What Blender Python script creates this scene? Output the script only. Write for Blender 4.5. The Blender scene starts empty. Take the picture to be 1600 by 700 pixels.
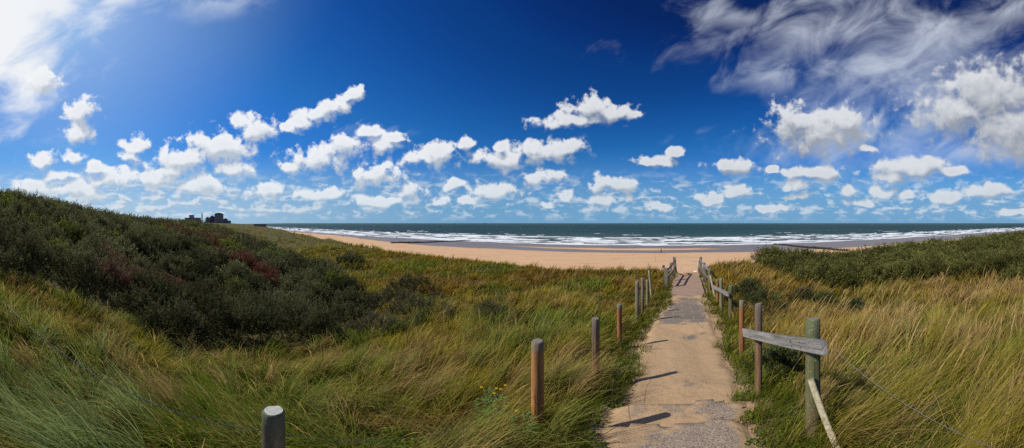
import bpy, bmesh, math, random
import numpy as np
from mathutils import Vector, Matrix

random.seed(7)
rng = np.random.default_rng(11)
sc = bpy.context.scene
COL = sc.collection
R = math.radians
PI = math.pi
EYE = 12.0            # eye height above the sea, metres; the sea lies towards +Y
CENTRE = -27.5        # compass direction (from +Y, clockwise) of the middle of the view
SUN_AZ, SUN_EL = -118.0, 43.0


# ------------------------------------------------------------------ helpers
def tag(o, label=None, cat=None, group=None, kind=None):
    if label: o['label'] = label
    if cat: o['category'] = cat
    if group: o['group'] = group
    if kind: o['kind'] = kind
    return o


def empty(name, loc, rz=0.0):
    o = bpy.data.objects.new(name, None)
    o.location = loc
    o.rotation_euler = (0, 0, rz)
    o.empty_display_size = 0.2
    COL.objects.link(o)
    return o


def link_mesh(name, me, mats, parent=None, loc=None):
    o = bpy.data.objects.new(name, me)
    for m in (mats if isinstance(mats, (list, tuple)) else [mats]):
        if m: me.materials.append(m)
    COL.objects.link(o)
    if parent: o.parent = parent
    if loc is not None: o.location = loc
    return o


def np_mesh(name, verts, faces, cols=None, smooth=False, extra=None):
    """verts (n,3), faces (m,k) with one k"""
    me = bpy.data.meshes.new(name)
    verts = np.ascontiguousarray(verts, dtype=np.float32)
    faces = np.ascontiguousarray(faces, dtype=np.int32)
    m, k = faces.shape
    me.vertices.add(len(verts)); me.vertices.foreach_set('co', verts.ravel())
    me.loops.add(m * k); me.loops.foreach_set('vertex_index', faces.ravel())
    me.polygons.add(m)
    me.polygons.foreach_set('loop_start', np.arange(0, m * k, k, dtype=np.int32))
    me.polygons.foreach_set('loop_total', np.full(m, k, dtype=np.int32))
    if smooth: me.polygons.foreach_set('use_smooth', np.ones(m, dtype=bool))
    if cols is not None:
        a = me.attributes.new('tint', 'FLOAT_COLOR', 'POINT')
        c = np.ones((len(verts), 4), dtype=np.float32); c[:, :3] = cols
        a.data.foreach_set('color', c.ravel())
    for nm, arr in (extra or {}).items():
        a = me.attributes.new(nm, 'FLOAT', 'POINT')
        a.data.foreach_set('value', np.ascontiguousarray(arr, dtype=np.float32))
    me.update(calc_edges=True)
    return me


def bm_mesh(name, bm, smooth=False):
    bmesh.ops.recalc_face_normals(bm, faces=bm.faces)
    me = bpy.data.meshes.new(name)
    bm.to_mesh(me); bm.free()
    if smooth:
        for p in me.polygons: p.use_smooth = True
    return me


def add_box(bm, x0, x1, y0, y1, z0, z1, bev=0.0, mat=None):
    r = bmesh.ops.create_cube(bm, size=1.0)
    vs = r['verts']
    for v in vs:
        v.co = Vector((x0 + (v.co.x + .5) * (x1 - x0), y0 + (v.co.y + .5) * (y1 - y0), z0 + (v.co.z + .5) * (z1 - z0)))
    if mat is not None:
        for v in vs: v.co = mat @ v.co
    if bev:
        es = {e for v in vs for e in v.link_edges}
        bmesh.ops.bevel(bm, geom=list(es), offset=bev, segments=2, affect='EDGES', profile=.5)


def add_tube(bm, pts, rad, n=8):
    pts = [Vector(p) for p in pts]
    rads = rad if isinstance(rad, (list, tuple)) else [rad] * len(pts)
    rings = []
    for i, p in enumerate(pts):
        t = (pts[min(i + 1, len(pts) - 1)] - pts[max(i - 1, 0)]).normalized()
        a = t.orthogonal().normalized() if abs(t.z) > .9 else t.cross(Vector((0, 0, 1))).normalized()
        b = t.cross(a).normalized()
        rings.append([bm.verts.new(p + (a * math.cos(2 * PI * k / n) + b * math.sin(2 * PI * k / n)) * rads[i]) for k in range(n)])
    for a, b in zip(rings, rings[1:]):
        for k in range(n):
            bm.faces.new((a[k], a[(k + 1) % n], b[(k + 1) % n], b[k]))
    bm.faces.new(rings[0][::-1]); bm.faces.new(rings[-1])


# numpy value noise
def _h(ix, iy, s):
    n = (ix.astype(np.int64) * 374761393 + iy.astype(np.int64) * 668265263 + s * 974634777) & 0x7fffffff
    n = ((n ^ (n >> 13)) * 1274126177) & 0x7fffffff
    return ((n ^ (n >> 16)) & 0xffff) / 65535.0


def vnoise(x, y, s=0):
    x = np.asarray(x, dtype=np.float64); y = np.asarray(y, dtype=np.float64)
    ix = np.floor(x); iy = np.floor(y)
    fx = x - ix; fy = y - iy
    fx = fx * fx * fx * (fx * (fx * 6 - 15) + 10); fy = fy * fy * fy * (fy * (fy * 6 - 15) + 10)
    a = _h(ix, iy, s); b = _h(ix + 1, iy, s); c = _h(ix, iy + 1, s); d = _h(ix + 1, iy + 1, s)
    return (a + (b - a) * fx) * (1 - fy) + (c + (d - c) * fx) * fy


def fbm(x, y, s=0, oc=4):
    t = 0; a = .5; w = 0
    for i in range(oc):
        t = t + a * vnoise(x * 2 ** i + 17.3 * i, y * 2 ** i - 9.1 * i, s + i); w += a; a *= .5
    return t / w


def sstep(a, b, x):
    t = np.clip((x - a) / (b - a), 0, 1)
    return t * t * (3 - 2 * t)


def polar(az, r):
    return (r * math.sin(R(az)), r * math.cos(R(az)))


# ------------------------------------------------------------------ terrain
# depth of the ground below the eye at (compass, distance)
CTRL = []
for az, lst in {
    -170: [(.8, 1.75), (3, 1.6), (10, 1), (28, -1.6), (90, 0)],
    -150: [(.8, 1.75), (3, 1.7), (8, 1.3), (15, .2), (28, -2.1), (90, -1)],
    -127: [(.8, 1.75), (4, 1.95), (8, 1.75), (15, .6), (28, -1.75), (60, -.4), (150, 0)],
    -118: [(2.5, 2.0), (6, 2.2), (20, .6), (34, -.95)],
    -109: [(.8, 1.75), (3, 2.15), (5, 2.5), (10, 2.5), (20, 1.4), (38, -.25), (80, 1.0), (200, .8)],
    -97: [(3, 2.2), (5, 2.9), (8, 3.4), (15, 3.3), (30, 2.4), (55, .95), (100, 2.0), (300, 1.5), (700, 0)],
    -91: [(8, 3.6), (30, 3.0), (60, 1.5), (100, 1.8), (300, .5), (600, -1.2)],
    -85: [(.8, 1.75), (3, 2.25), (5, 3.1), (8, 3.7), (15, 4.0), (30, 3.5), (60, 3.0), (120, 2.4), (300, .4), (600, -1.5)],
    -80: [(150, 3.2), (300, 2.2), (450, 2.2)],
    -77: [(60, 4.2), (150, 4.4), (300, 5.0), (430, 6.2), (700, 8)],
    -71: [(.8, 1.75), (3, 2.3), (5, 3.1), (8, 3.75), (15, 4.3), (30, 4.4), (60, 4.4), (100, 4.4), (250, 4.4), (700, 5)],
    -52: [(3, 2.35), (6, 3.0), (12, 3.75), (25, 4.2), (40, 4.2), (100, 4.5)],
    -40: [(1.5, 2.0)],
    -30: [(4, 2.5), (8, 2.95), (15, 3.25), (22, 3.3), (60, 4)],
    -15: [(1.5, 1.98), (3.9, 2.38), (8, 2.8), (15, 3.2), (20, 3.25)],
    5: [(.8, 1.75), (2, 2.0), (2.9, 2.2), (4, 2.4), (6.3, 2.72), (8, 2.82), (12.6, 3.2), (18.5, 3.4), (25, 3.5)],
    18: [(3, 2.15), (6.3, 2.7), (12, 2.95), (17, 3.0), (22, 3.1), (60, 3.5)],
    35: [(.8, 1.75), (3, 2.1), (6, 2.6), (10, 3.05), (15, 3.5), (22, 3.65), (60, 4.2)],
    50: [(3, 2.0), (6, 2.5), (15, 3.25), (25, 3.2), (36, 3.6), (60, 4.2)],
    64: [(300, 5.5)],
    72: [(.8, 1.75), (3, 1.95), (6, 2.3), (14, 2.95), (24, 2.5), (34, 2.4), (80, 4.0), (300, 6)],
    100: [(3, 1.8), (10, 1.8), (30, 1.2), (100, 1)],
    140: [(1, 1.7), (5, 1.5), (30, .5), (100, .5)],
}.items():
    for r, h in lst: CTRL.append((az, r, h))
CTRL = np.array(CTRL, dtype=float)


def _feat(az, r): return np.stack([az / 24.0, np.log(np.maximum(r, .5)) * 1.7], -1)


_F = _feat(CTRL[:, 0], CTRL[:, 1])
_D = np.linalg.norm(_F[:, None] - _F[None], axis=-1)
_n = len(_F)
_A = np.zeros((_n + 3, _n + 3))
_A[:_n, :_n] = -_D + np.eye(_n) * -.02 * 0
_A[:_n, _n] = 1; _A[:_n, _n + 1:] = _F; _A[_n, :_n] = 1; _A[_n + 1:, :_n] = _F.T
_W = np.linalg.lstsq(_A, np.concatenate([CTRL[:, 2], [0, 0, 0]]), rcond=None)[0]


def depth_smooth(az, r):
    az = np.asarray(az, float); r = np.asarray(r, float)
    sh = az.shape
    f = _feat(np.clip(az, -180, 180).ravel(), np.clip(r, .6, 700).ravel())
    out = np.empty(len(f))
    for i in range(0, len(f), 100000):
        q = f[i:i + 100000]
        d = np.sqrt(((q[:, None] - _F[None]) ** 2).sum(-1) + .01)
        out[i:i + 100000] = -d @ _W[:_n] + _W[_n] + q @ _W[_n + 1:]
    return out.reshape(sh)


_tabA = np.arange(-180, 181, 2.0)
_tabR = np.exp(np.linspace(math.log(.6), math.log(700), 140))
_TA, _TR = np.meshgrid(_tabA, _tabR, indexing='ij')
_TAB = depth_smooth(_TA, _TR)
# blur the table slightly and make both sides of the seam meet
for _ in range(2):
    _TAB[:, 1:-1] = (_TAB[:, :-2] + 2 * _TAB[:, 1:-1] + _TAB[:, 2:]) / 4
    _TAB[1:-1] = (_TAB[:-2] + 2 * _TAB[1:-1] + _TAB[2:]) / 4
_m = (_TAB[0] + _TAB[-1]) / 2
for _i, _k in enumerate(range(12)):
    w = 1 - _i / 12
    _TAB[_i] = _TAB[_i] * (1 - w) + _m * w; _TAB[-1 - _i] = _TAB[-1 - _i] * (1 - w) + _m * w


def depth(az, r):
    fa = np.clip((az + 180) / 2.0, 0, len(_tabA) - 1.001)
    fr = (np.log(np.clip(r, .6, 699)) - math.log(.6)) / (math.log(700) - math.log(.6)) * (len(_tabR) - 1)
    fr = np.clip(fr, 0, len(_tabR) - 1.001)
    ia = fa.astype(int); ir = fr.astype(int); ta = fa - ia; tr = fr - ir
    return (_TAB[ia, ir] * (1 - ta) * (1 - tr) + _TAB[ia + 1, ir] * ta * (1 - tr)
            + _TAB[ia, ir + 1] * (1 - ta) * tr + _TAB[ia + 1, ir + 1] * ta * tr)


def shore_y(x): return 156 + np.maximum(0, -x - 3000) * .35


def edge_y(x):
    return np.interp(x, [-1500, -700, -400, -241, -92, -31, -11, 0, 10, 30, 100, 300, 1500],
                     [200, 150, 100, 66, 38, 25.5, 20, 19, 19.2, 24, 38, 74, 120])


def beach_z(x, y):
    d = y - (shore_y(x) - 156)
    z = np.interp(d, [0, 30, 50, 100, 112, 124, 138, 156, 220, 400, 5000], [3.6, 3.3, 2.7, 1.35, .95, .62, .5, 0, -1.6, -4, -12])
    return z


# path edges (x by y)
PY = np.array([-4, 1.0, 1.96, 2.6, 3.4, 5.0, 6.4, 8.0, 10, 12.5, 13.2])
PL = np.array([-.5, -.45, -.42, -.40, -.30, -.33, -.22, -.02, .40, .80, .86])
PR = np.array([.75, .70, .74, .90, 1.02, 1.26, 1.45, 1.68, 1.86, 2.12, 2.2])
STEPS = [(2.50, .13), (3.05, .18), (7.7, .11)]


def path_z(y):
    h = np.interp(y, [-4, .8, 2, 2.9, 4, 6.3, 8, 10, 12.6, 13.5], [1.6, 1.76, 2.0, 2.19, 2.4, 2.7, 2.82, 3.0, 3.2, 3.22])
    z = EYE - h
    for ys, a in STEPS:                      # small risers: a little high before, low after
        d = y - ys
        z = z + np.where((d < 0) & (d > -.7), a * .5 * (1 + d / .7), 0) - np.where((d >= 0) & (d < .7), a * .5 * (1 - d / .7), 0)
    return z


DA = Vector((1.52, 12.55)); DAZ = 6.5
DT = Vector((math.sin(R(DAZ)), math.cos(R(DAZ)))); DN = Vector((DT.y, -DT.x))   # along, to the right
DLEN = 5.95; DHW = .74
DZ0, DZ1 = EYE - 3.19, EYE - 3.36


def corridor(x, y, m=0.0):
    """signed distance-ish inside path (positive inside)"""
    l = np.interp(y, PY, PL); r = np.interp(y, PY, PR)
    d = np.minimum(x - l, r - x)
    d = np.where((y > -4) & (y < 13.2), d, -9)
    u = (x - DA.x) * DT.x + (y - DA.y) * DT.y
    v = (x - DA.x) * DN.x + (y - DA.y) * DN.y
    dd = np.where((u > -.2) & (u < DLEN + 9), DHW - np.abs(v), -9)
    return np.maximum(d, dd) + m


def ground_z(x, y):
    x = np.asarray(x, float); y = np.asarray(y, float)
    r = np.hypot(x, y); az = np.degrees(np.arctan2(x, y))
    h = depth(az, r)
    bump = (fbm(x / 7, y / 7, 3, 3) - .5) * .9 * sstep(5, 16, r) + (fbm(x / 1.7, y / 1.7, 5, 3) - .5) * .28 * sstep(1.5, 4, r)
    bump += (fbm(x / 40, y / 40, 8, 3) - .5) * 2.2 * sstep(140, 300, r)
    c = corridor(x, y)
    near = sstep(-1.3, -.15, c)
    zd = EYE - h + bump * (1 - near)
    zp = np.where(y < 12.8, path_z(y), EYE - 3.36) - .05
    zp = np.where(y < -4, EYE - 1.6, zp)
    zd = zd * (1 - near) + np.where((y < 19.3), zp, zd) * near
    ye = edge_y(x) + (fbm(x / 9, y / 9, 21, 3) - .5) * 5 * sstep(4, 12, np.abs(x - 2.2))
    wd = 13 + np.abs(x) * .04
    t = sstep(0, 1, (y - ye) / wd)
    return zd * (1 - t) + (beach_z(x, y) + (fbm(x / 12, y / 12, 9, 3) - .5) * .35) * t


def gz(x, y): return float(ground_z(np.array([x]), np.array([y]))[0])


# ------------------------------------------------------------------ node helpers
class NT:
    def __init__(s, tree): s.t = tree; s.n = tree.nodes; s.l = tree.links

    def node(s, typ, **kw):
        n = s.n.new(typ)
        for k, v in kw.items():
            if k == 'inp':
                for kk, vv in v.items(): s.set(n.inputs[kk], vv)
            else: setattr(n, k, v)
        return n

    def set(s, sock, v):
        if isinstance(v, bpy.types.NodeSocket): s.l.new(v, sock)
        elif isinstance(v, bpy.types.Node): s.l.new(v.outputs[0], sock)
        else:
            if isinstance(v, (tuple, list)) and sock.type == 'RGBA' and len(v) == 3: v = (*v, 1)
            sock.default_value = v

    def math(s, op, a, b=None, c=None, clamp=False):
        n = s.n.new('ShaderNodeMath'); n.operation = op; n.use_clamp = clamp
        s.set(n.inputs[0], a)
        if b is not None: s.set(n.inputs[1], b)
        if c is not None: s.set(n.inputs[2], c)
        return n.outputs[0]

    def vmath(s, op, a, b=None, c=None):
        n = s.n.new('ShaderNodeVectorMath'); n.operation = op
        s.set(n.inputs[0], a)
        if b is not None: s.set(n.inputs[1], b)
        if c is not None: s.set(n.inputs[2], c)
        return n.outputs['Value'] if op in ('LENGTH', 'DOT_PRODUCT', 'DISTANCE') else n.outputs[0]

    def noise(s, vec, scale, detail=4, rough=.5, dist=0, dim=None):
        dim = dim or getattr(s, 'dim', '3D')
        n = s.n.new('ShaderNodeTexNoise'); n.noise_dimensions = dim
        s.set(n.inputs['Vector'], vec)
        n.inputs['Scale'].default_value = scale; n.inputs['Detail'].default_value = detail
        n.inputs['Roughness'].default_value = rough; n.inputs['Distortion'].default_value = dist
        return n.outputs[0]

    def ramp(s, fac, stops, interp='LINEAR'):
        n = s.n.new('ShaderNodeValToRGB'); n.color_ramp.interpolation = interp
        els = n.color_ramp.elements
        while len(els) < len(stops): els.new(.5)
        for e, (p, c) in zip(els, stops):
            e.position = p; e.color = (*c, 1) if isinstance(c, (tuple, list)) else (c, c, c, 1)
        s.set(n.inputs[0], fac)
        return n.outputs[0]

    def mix(s, f, a, b, mode='MIX'):
        n = s.n.new('ShaderNodeMix'); n.data_type = 'RGBA'; n.blend_type = mode
        s.set(n.inputs[0], f); s.set(n.inputs[6], a); s.set(n.inputs[7], b)
        return n.outputs[2]

    def mapr(s, v, a, b, c=0, d=1, smooth=True):
        n = s.n.new('ShaderNodeMapRange'); n.clamp = True
        if smooth: n.interpolation_type = 'SMOOTHSTEP'
        s.set(n.inputs[0], v)
        for i, q in enumerate((a, b, c, d)): s.set(n.inputs[i + 1], q)
        return n.outputs[0]

    def scale(s, vec, xyz):
        return s.vmath('MULTIPLY', vec, xyz)


def new_mat(name):
    m = bpy.data.materials.new(name); m.use_nodes = True
    t = m.node_tree; t.nodes.clear()
    k = NT(t)
    out = k.node('ShaderNodeOutputMaterial')
    return m, k, out


def bsdf(k, out, col, rough=.8, spec=.3, height=None, bump=.3, bdist=.02, metal=0.0):
    p = k.node('ShaderNodeBsdfPrincipled')
    k.set(p.inputs['Base Color'], col); k.set(p.inputs['Roughness'], rough)
    k.set(p.inputs['Specular IOR Level'], spec); k.set(p.inputs['Metallic'], metal)
    if height is not None:
        b = k.node('ShaderNodeBump'); b.inputs['Strength'].default_value = bump; b.inputs['Distance'].default_value = bdist
        k.set(b.inputs['Height'], height); k.l.new(b.outputs[0], p.inputs['Normal'])
    k.l.new(p.outputs[0], out.inputs[0])
    return p


def flat_mat(name, col, rough=.7, var=.25, scale=3.0):
    m, k, out = new_mat(name)
    tc = k.node('ShaderNodeTexCoord').outputs['Object']
    n = k.noise(tc, scale, 4)
    dark = tuple(c * (1 - var) for c in col); lite = tuple(min(1, c * (1 + var)) for c in col)
    bsdf(k, out, k.mix(n, dark, lite), rough)
    return m


def wood_mat(name, lo, hi, foot=None, foot_z=(.24, .7), top=None, top_z=(.9, 1.0), lichen=0.0, grain='Z', crack=.6):
    """weathered wood: colour from grain noise, another colour toward the foot and toward the top"""
    m, k, out = new_mat(name)
    tc = k.node('ShaderNodeTexCoord').outputs['Object']
    sc3 = {'Z': (26, 26, 1.6), 'X': (1.6, 26, 26), 'Y': (26, 1.6, 26)}[grain]
    g = k.noise(k.scale(tc, sc3), 1.0, 6, .65, .4)
    g2 = k.noise(k.scale(tc, tuple(a * 3.3 for a in sc3)), 1.0, 3, .6)
    big = k.noise(tc, 3.5, 4, .6)
    col = k.mix(k.mapr(g, .3, .7), lo, hi)
    z = k.node('ShaderNodeSeparateXYZ', inp={0: k.node('ShaderNodeTexCoord').outputs['Generated']}).outputs[2]
    wob = k.math('ADD', z, k.math('MULTIPLY', k.math('SUBTRACT', big, .5), .3))
    if foot: col = k.mix(k.math('MULTIPLY', k.mapr(wob, foot_z[1], foot_z[0]), .85), col, k.mix(g, tuple(c * .45 for c in foot), foot))
    if top: col = k.mix(k.math('MULTIPLY', k.mapr(wob, top_z[0], top_z[1]), .9), col, k.mix(g2, tuple(c * .5 for c in top), top))
    if lichen:
        ln = k.noise(tc, 38, 5, .7)
        col = k.mix(k.math('MULTIPLY', k.mapr(ln, .56, .66), lichen), col, (.42, .44, .36))
    cr = k.mapr(g2, .30, .40)
    col = k.mix(k.math('MULTIPLY', k.math('SUBTRACT', 1, cr), crack), col, (.02, .016, .012))
    hgt = k.math('ADD', k.math('MULTIPLY', g, .6), k.math('MULTIPLY', g2, .6))
    bsdf(k, out, col, .85, .2, hgt, .7, .006)
    return m


def endgrain_mat(name, lo, hi):
    m, k, out = new_mat(name)
    tc = k.node('ShaderNodeTexCoord').outputs['Object']
    w = k.node('ShaderNodeTexWave', wave_type='RINGS', rings_direction='Z')
    k.set(w.inputs['Vector'], tc); w.inputs['Scale'].default_value = 48; w.inputs['Distortion'].default_value = 2.2
    w.inputs['Detail'].default_value = 3; w.inputs['Detail Scale'].default_value = 2
    n = k.noise(tc, 60, 4, .7)
    f = k.math('MULTIPLY', k.math('ADD', w.outputs['Fac'], n), .5)
    bsdf(k, out, k.mix(k.mapr(f, .25, .7), lo, hi), .85, .2, f, .6, .004)
    return m


# ------------------------------------------------------------------ camera
cam = bpy.data.cameras.new('camera')
cam.type = 'PANO'
cam.panorama_type = 'EQUIRECTANGULAR'
cam.longitude_min, cam.longitude_max = R(-100), R(100)
cam.latitude_min, cam.latitude_max = R(-351.3 / 8), R(348.7 / 8)
cam.clip_start = .05; cam.clip_end = 80000
co = bpy.data.objects.new('camera', cam); COL.objects.link(co)
co.location = (0, 0, EYE); co.rotation_euler = (R(90), 0, R(-CENTRE))
sc.camera = co
sc.view_settings.view_transform = 'Standard'; sc.view_settings.look = 'None'
sc.view_settings.exposure = 0; sc.view_settings.gamma = 1
sc.render.engine = 'CYCLES'
sc.cycles.max_bounces = 6; sc.cycles.diffuse_bounces = 3; sc.cycles.glossy_bounces = 2
sc.cycles.transmission_bounces = 3; sc.cycles.transparent_max_bounces = 4
sc.cycles.caustics_reflective = False; sc.cycles.caustics_refractive = False
sc.cycles.use_denoising = False

# ------------------------------------------------------------------ sun and sky
sd = Vector((math.sin(R(SUN_AZ)) * math.cos(R(SUN_EL)), math.cos(R(SUN_AZ)) * math.cos(R(SUN_EL)), math.sin(R(SUN_EL))))
sun = bpy.data.lights.new('sun', 'SUN'); sun.energy = 4.3; sun.angle = R(.53); sun.color = (1, .945, .86)
so = bpy.data.objects.new('sun', sun); COL.objects.link(so)
so.rotation_euler = sd.to_track_quat('Z', 'Y').to_euler(); so.location = sd * 50

# clouds: (x, y, half width, half height) in degrees*8 with x=0..1600 from CENTRE-100 and y downward from 43.6 deg up
CUMULUS = [
    (308, 6, 30, 22), (350, 2, 34, 20), (385, -2, 22, 12), (448, 200, 14, 9), (495, 178, 22, 13), (532, 160, 20, 10), (563, 140, 12, 9), (620, 216, 20, 9), (575, 206, 22, 10), (265, 268, 36, 16), (365, 262, 40, 16), (150, 262, 24, 10), (1355, 232, 20, 10),
    (68, 131, 27, 24), (128, 180, 26, 26), (121, 208, 22, 20), (212, 228, 24, 15), (204, 242, 16, 12), (60, 252, 24, 16), (115, 246, 19, 12), (95, 271, 30, 11),
    (395, 203, 30, 22), (345, 232, 62, 28), (290, 252, 55, 24), (240, 280, 45, 15), (175, 280, 44, 16), (120, 296, 50, 14), (320, 288, 62, 18), (415, 298, 34, 14), (60, 292, 34, 13),
    (550, 148, 20, 14), (515, 168, 24, 12), (470, 190, 28, 16),
    (535, 226, 26, 24), (500, 247, 52, 22), (455, 262, 20, 10), (602, 226, 38, 13), (590, 272, 52, 20), (495, 304, 42, 12), (590, 314, 42, 11), (640, 300, 22, 16),
    (655, 246, 30, 12), (690, 240, 40, 17), (722, 222, 16, 11), (708, 288, 20, 9), (690, 316, 18, 9), (770, 301, 38, 17), (735, 314, 26, 9),
    (885, 232, 36, 19), (835, 238, 36, 20), (790, 250, 42, 18), (850, 276, 42, 13), (780, 232, 14, 10),
    (920, 168, 40, 18), (955, 176, 42, 16), (895, 190, 54, 13), (985, 182, 20, 9), (880, 303, 16, 8), (955, 288, 38, 15), (945, 314, 40, 10), (850, 318, 14, 6),
    (1060, 242, 18, 8), (1030, 254, 44, 9), (1148, 260, 32, 15), (1155, 299, 24, 13), (1112, 312, 24, 10), (1207, 266, 11, 6),
    (1245, 192, 42, 28), (1282, 208, 84, 36), (1322, 198, 38, 28), (1275, 272, 56, 15), (1245, 290, 36, 9), (1328, 299, 15, 11), (1250, 305, 26, 6),
    (1430, 262, 66, 18), (1376, 300, 18, 11), (1415, 308, 20, 8), (1480, 308, 30, 10), (1395, 278, 30, 10),
    (1550, 150, 98, 50), (1508, 176, 88, 46), (1590, 205, 100, 56), (1545, 300, 44, 15), (1490, 268, 28, 10), (1345, 320, 26, 7), (1035, 322, 26, 7), (1210, 326, 24, 6), (1590, 330, 40, 8),
]
VEILS = [(5, 25, 112, 92), (40, 0, 105, 60), (330, 4, 80, 24), (178, 0, 34, 12), (1330, 50, 200, 56), (1470, 50, 170, 80), (1400, 120, 130, 80), (1360, 200, 150, 70), (1560, 20, 120, 26),
         (1190, 120, 60, 26), (1140, 25, 60, 22), (1500, 235, 120, 26), (580, 206, 40, 12), (840, 188, 28, 8)]


def blob_group(name, blobs, bottom=1.0):
    g = bpy.data.node_groups.new(name, 'ShaderNodeTree')
    g.interface.new_socket('P', in_out='INPUT', socket_type='NodeSocketVector')
    g.interface.new_socket('D', in_out='OUTPUT', socket_type='NodeSocketFloat')
    k = NT(g)
    gi = k.node('NodeGroupInput'); go = k.node('NodeGroupOutput')
    cur = None
    for (x, y, rx, ry) in blobs:
        if name.startswith('cum'): rx *= 1.08; ry *= 1.12
        s = (100 / rx, 100 / ry, 0)
        v = k.vmath('MULTIPLY_ADD', gi.outputs[0], s, (-x / rx, -y / ry, 0))
        ln = k.vmath('LENGTH', v)
        cur = ln if cur is None else k.math('SMOOTH_MIN', cur, ln, .18)
    k.l.new(cur, go.inputs[0])
    return g


def build_world():
    w = bpy.data.worlds.new('World'); sc.world = w; w.use_nodes = True
    w.node_tree.nodes.clear(); k = NT(w.node_tree); k.dim = '2D'
    out = k.node('ShaderNodeOutputWorld'); bg = k.node('ShaderNodeBackground')
    bg.inputs['Strength'].default_value = .1
    sky = k.node('ShaderNodeTexSky', sky_type='NISHITA', sun_disc=False)
    sky.sun_elevation = R(SUN_EL); sky.sun_rotation = R(SUN_AZ)
    sky.altitude = 0; sky.air_density = 1.0; sky.dust_density = .35; sky.ozone_density = 3.0
    d = k.node('ShaderNodeTexCoord').outputs['Generated']
    # compass and height of the looked-at direction
    rot = k.node('ShaderNodeVectorRotate', rotation_type='Z_AXIS'); k.set(rot.inputs['Vector'], d); rot.inputs['Angle'].default_value = R(CENTRE)
    xyz = k.node('ShaderNodeSeparateXYZ', inp={0: rot.outputs[0]})
    az = k.math('ARCTAN2', xyz.outputs[0], xyz.outputs[1])
    el = k.math('ARCSINE', xyz.outputs[2])
    px = k.math('MULTIPLY_ADD', az, 180 / PI * .08, 8.0)
    py = k.math('MULTIPLY_ADD', el, -180 / PI * .08, 3.487)
    P = k.node('ShaderNodeCombineXYZ', inp={0: px, 1: py}).outputs[0]
    # deep polarised blue: a tone curve per channel on the physical sky
    sx = k.node('ShaderNodeSeparateColor'); k.set(sx.inputs[0], k.mix(1.0, sky.outputs[0], (.1, .1, .1), 'MULTIPLY'))
    fr = k.ramp(sx.outputs[0], [(0, 0.0), (.08, .0024), (.133, .007), (.20, .025), (.27, .035), (.33, .050), (.40, .075), (.57, .12), (1, .24)], 'B_SPLINE')
    fg = k.ramp(sx.outputs[1], [(0, 0.0), (.134, .021), (.16, .036), (.227, .092), (.30, .155), (.42, .215), (.50, .26), (.60, .31), (1, .48)], 'B_SPLINE')
    fb = k.ramp(sx.outputs[2], [(0, 0.0), (.257, .135), (.296, .185), (.393, .34), (.525, .52), (.60, .60), (.75, .70), (1, .85)], 'B_SPLINE')
    cc = k.node('ShaderNodeCombineColor', inp={0: fr, 1: fg, 2: fb})
    sk2 = k.mix(1.0, cc.outputs[0], (10, 10, 10), 'MULTIPLY')
    hz = k.mix(k.mapr(px, 1, 8), (4.1, 5.9, 7.5), (1.7, 3.7, 6.0))
    sk2 = k.mix(k.mapr(el, -.01, .26, .93, 0), sk2, hz)
    sdn = k.vmath('DOT_PRODUCT', d, tuple(sd))
    glow = k.math('POWER', k.mapr(sdn, .74, 1.0, 0, 1, False), 2.0)
    sk2 = k.mix(k.math('MULTIPLY', glow, .34), sk2, (5.6, 7.2, 9.2))
    vei = blob_group('veil_layout', VEILS)

    wrp = k.node('ShaderNodeTexNoise', noise_dimensions='2D'); k.set(wrp.inputs['Vector'], P); wrp.inputs['Scale'].default_value = 2.6; wrp.inputs['Detail'].default_value = 2
    off = k.vmath('MULTIPLY', k.vmath('SUBTRACT', wrp.outputs['Color'], (.5, .5, .5)), (.30, .20, 0))

    def density(P, cum):
        """cloud thickness at P"""
        n1 = k.noise(P, 3.6, 6, .60, .15)
        vo = k.node('ShaderNodeTexVoronoi', feature='F1', voronoi_dimensions='2D'); k.set(vo.inputs['Vector'], k.vmath('ADD', P, k.vmath('MULTIPLY', off, (.5, .5, 0)))); vo.inputs['Scale'].default_value = 6.5
        puff = k.math('SUBTRACT', .42, vo.outputs['Distance'])
        gr = k.node('ShaderNodeGroup'); gr.node_tree = cum; k.set(gr.inputs[0], k.vmath('ADD', P, off))
        D = k.math('SUBTRACT', 1.0, gr.outputs[0])
        D = k.math('MULTIPLY', k.math('MAXIMUM', D, -1.0), 1.15)
        n = k.math('MULTIPLY', k.math('SUBTRACT', n1, .50), k.mapr(px, 11.2, 14.6, 2.8, 1.6))
        n = k.math('ADD', n, k.math('MULTIPLY', puff, .30))
        return k.math('ADD', D, n), D, n

    # layer of small far clouds just above the sea
    hP = k.scale(P, (1.6, 3.4, 1))
    hn = k.noise(hP, 2.2, 5, .6, .2)
    band = k.math('MULTIPLY', k.mapr(py, 2.6, 3.05), k.mapr(py, 3.50, 3.30))
    hraw = k.math('ADD', hn, k.mapr(px, .5, 7, .10, .01))
    hd = k.math('MULTIPLY', k.mapr(hraw, .47, .68), band)
    hn2 = k.noise(k.vmath('ADD', hP, (-.05, -.13, 0)), 2.2, 5, .6, .2)
    # thin high veils with streaks
    vg = k.node('ShaderNodeGroup'); vg.node_tree = vei
    r2 = k.node('ShaderNodeVectorRotate', rotation_type='Z_AXIS'); k.set(r2.inputs['Vector'], P); r2.inputs['Angle'].default_value = R(28)
    st = k.noise(k.scale(r2.outputs[0], (.75, 1.35, 1)), 1.35, 7, .58, .35)
    vn = k.noise(P, .8, 3, .5, .5)
    k.set(vg.inputs[0], k.vmath('ADD', P, k.node('ShaderNodeCombineXYZ', inp={0: k.math('MULTIPLY_ADD', vn, 1.2, -.6), 1: k.math('MULTIPLY_ADD', st, .5, -.25)}).outputs[0]))
    vd = k.math('ADD', k.math('SUBTRACT', 1.0, vg.outputs[0]), k.math('MULTIPLY', k.math('SUBTRACT', st, .5), 3.6))
    leftw = k.mapr(px, 0, 3.6, 1.0, 0.0)
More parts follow.
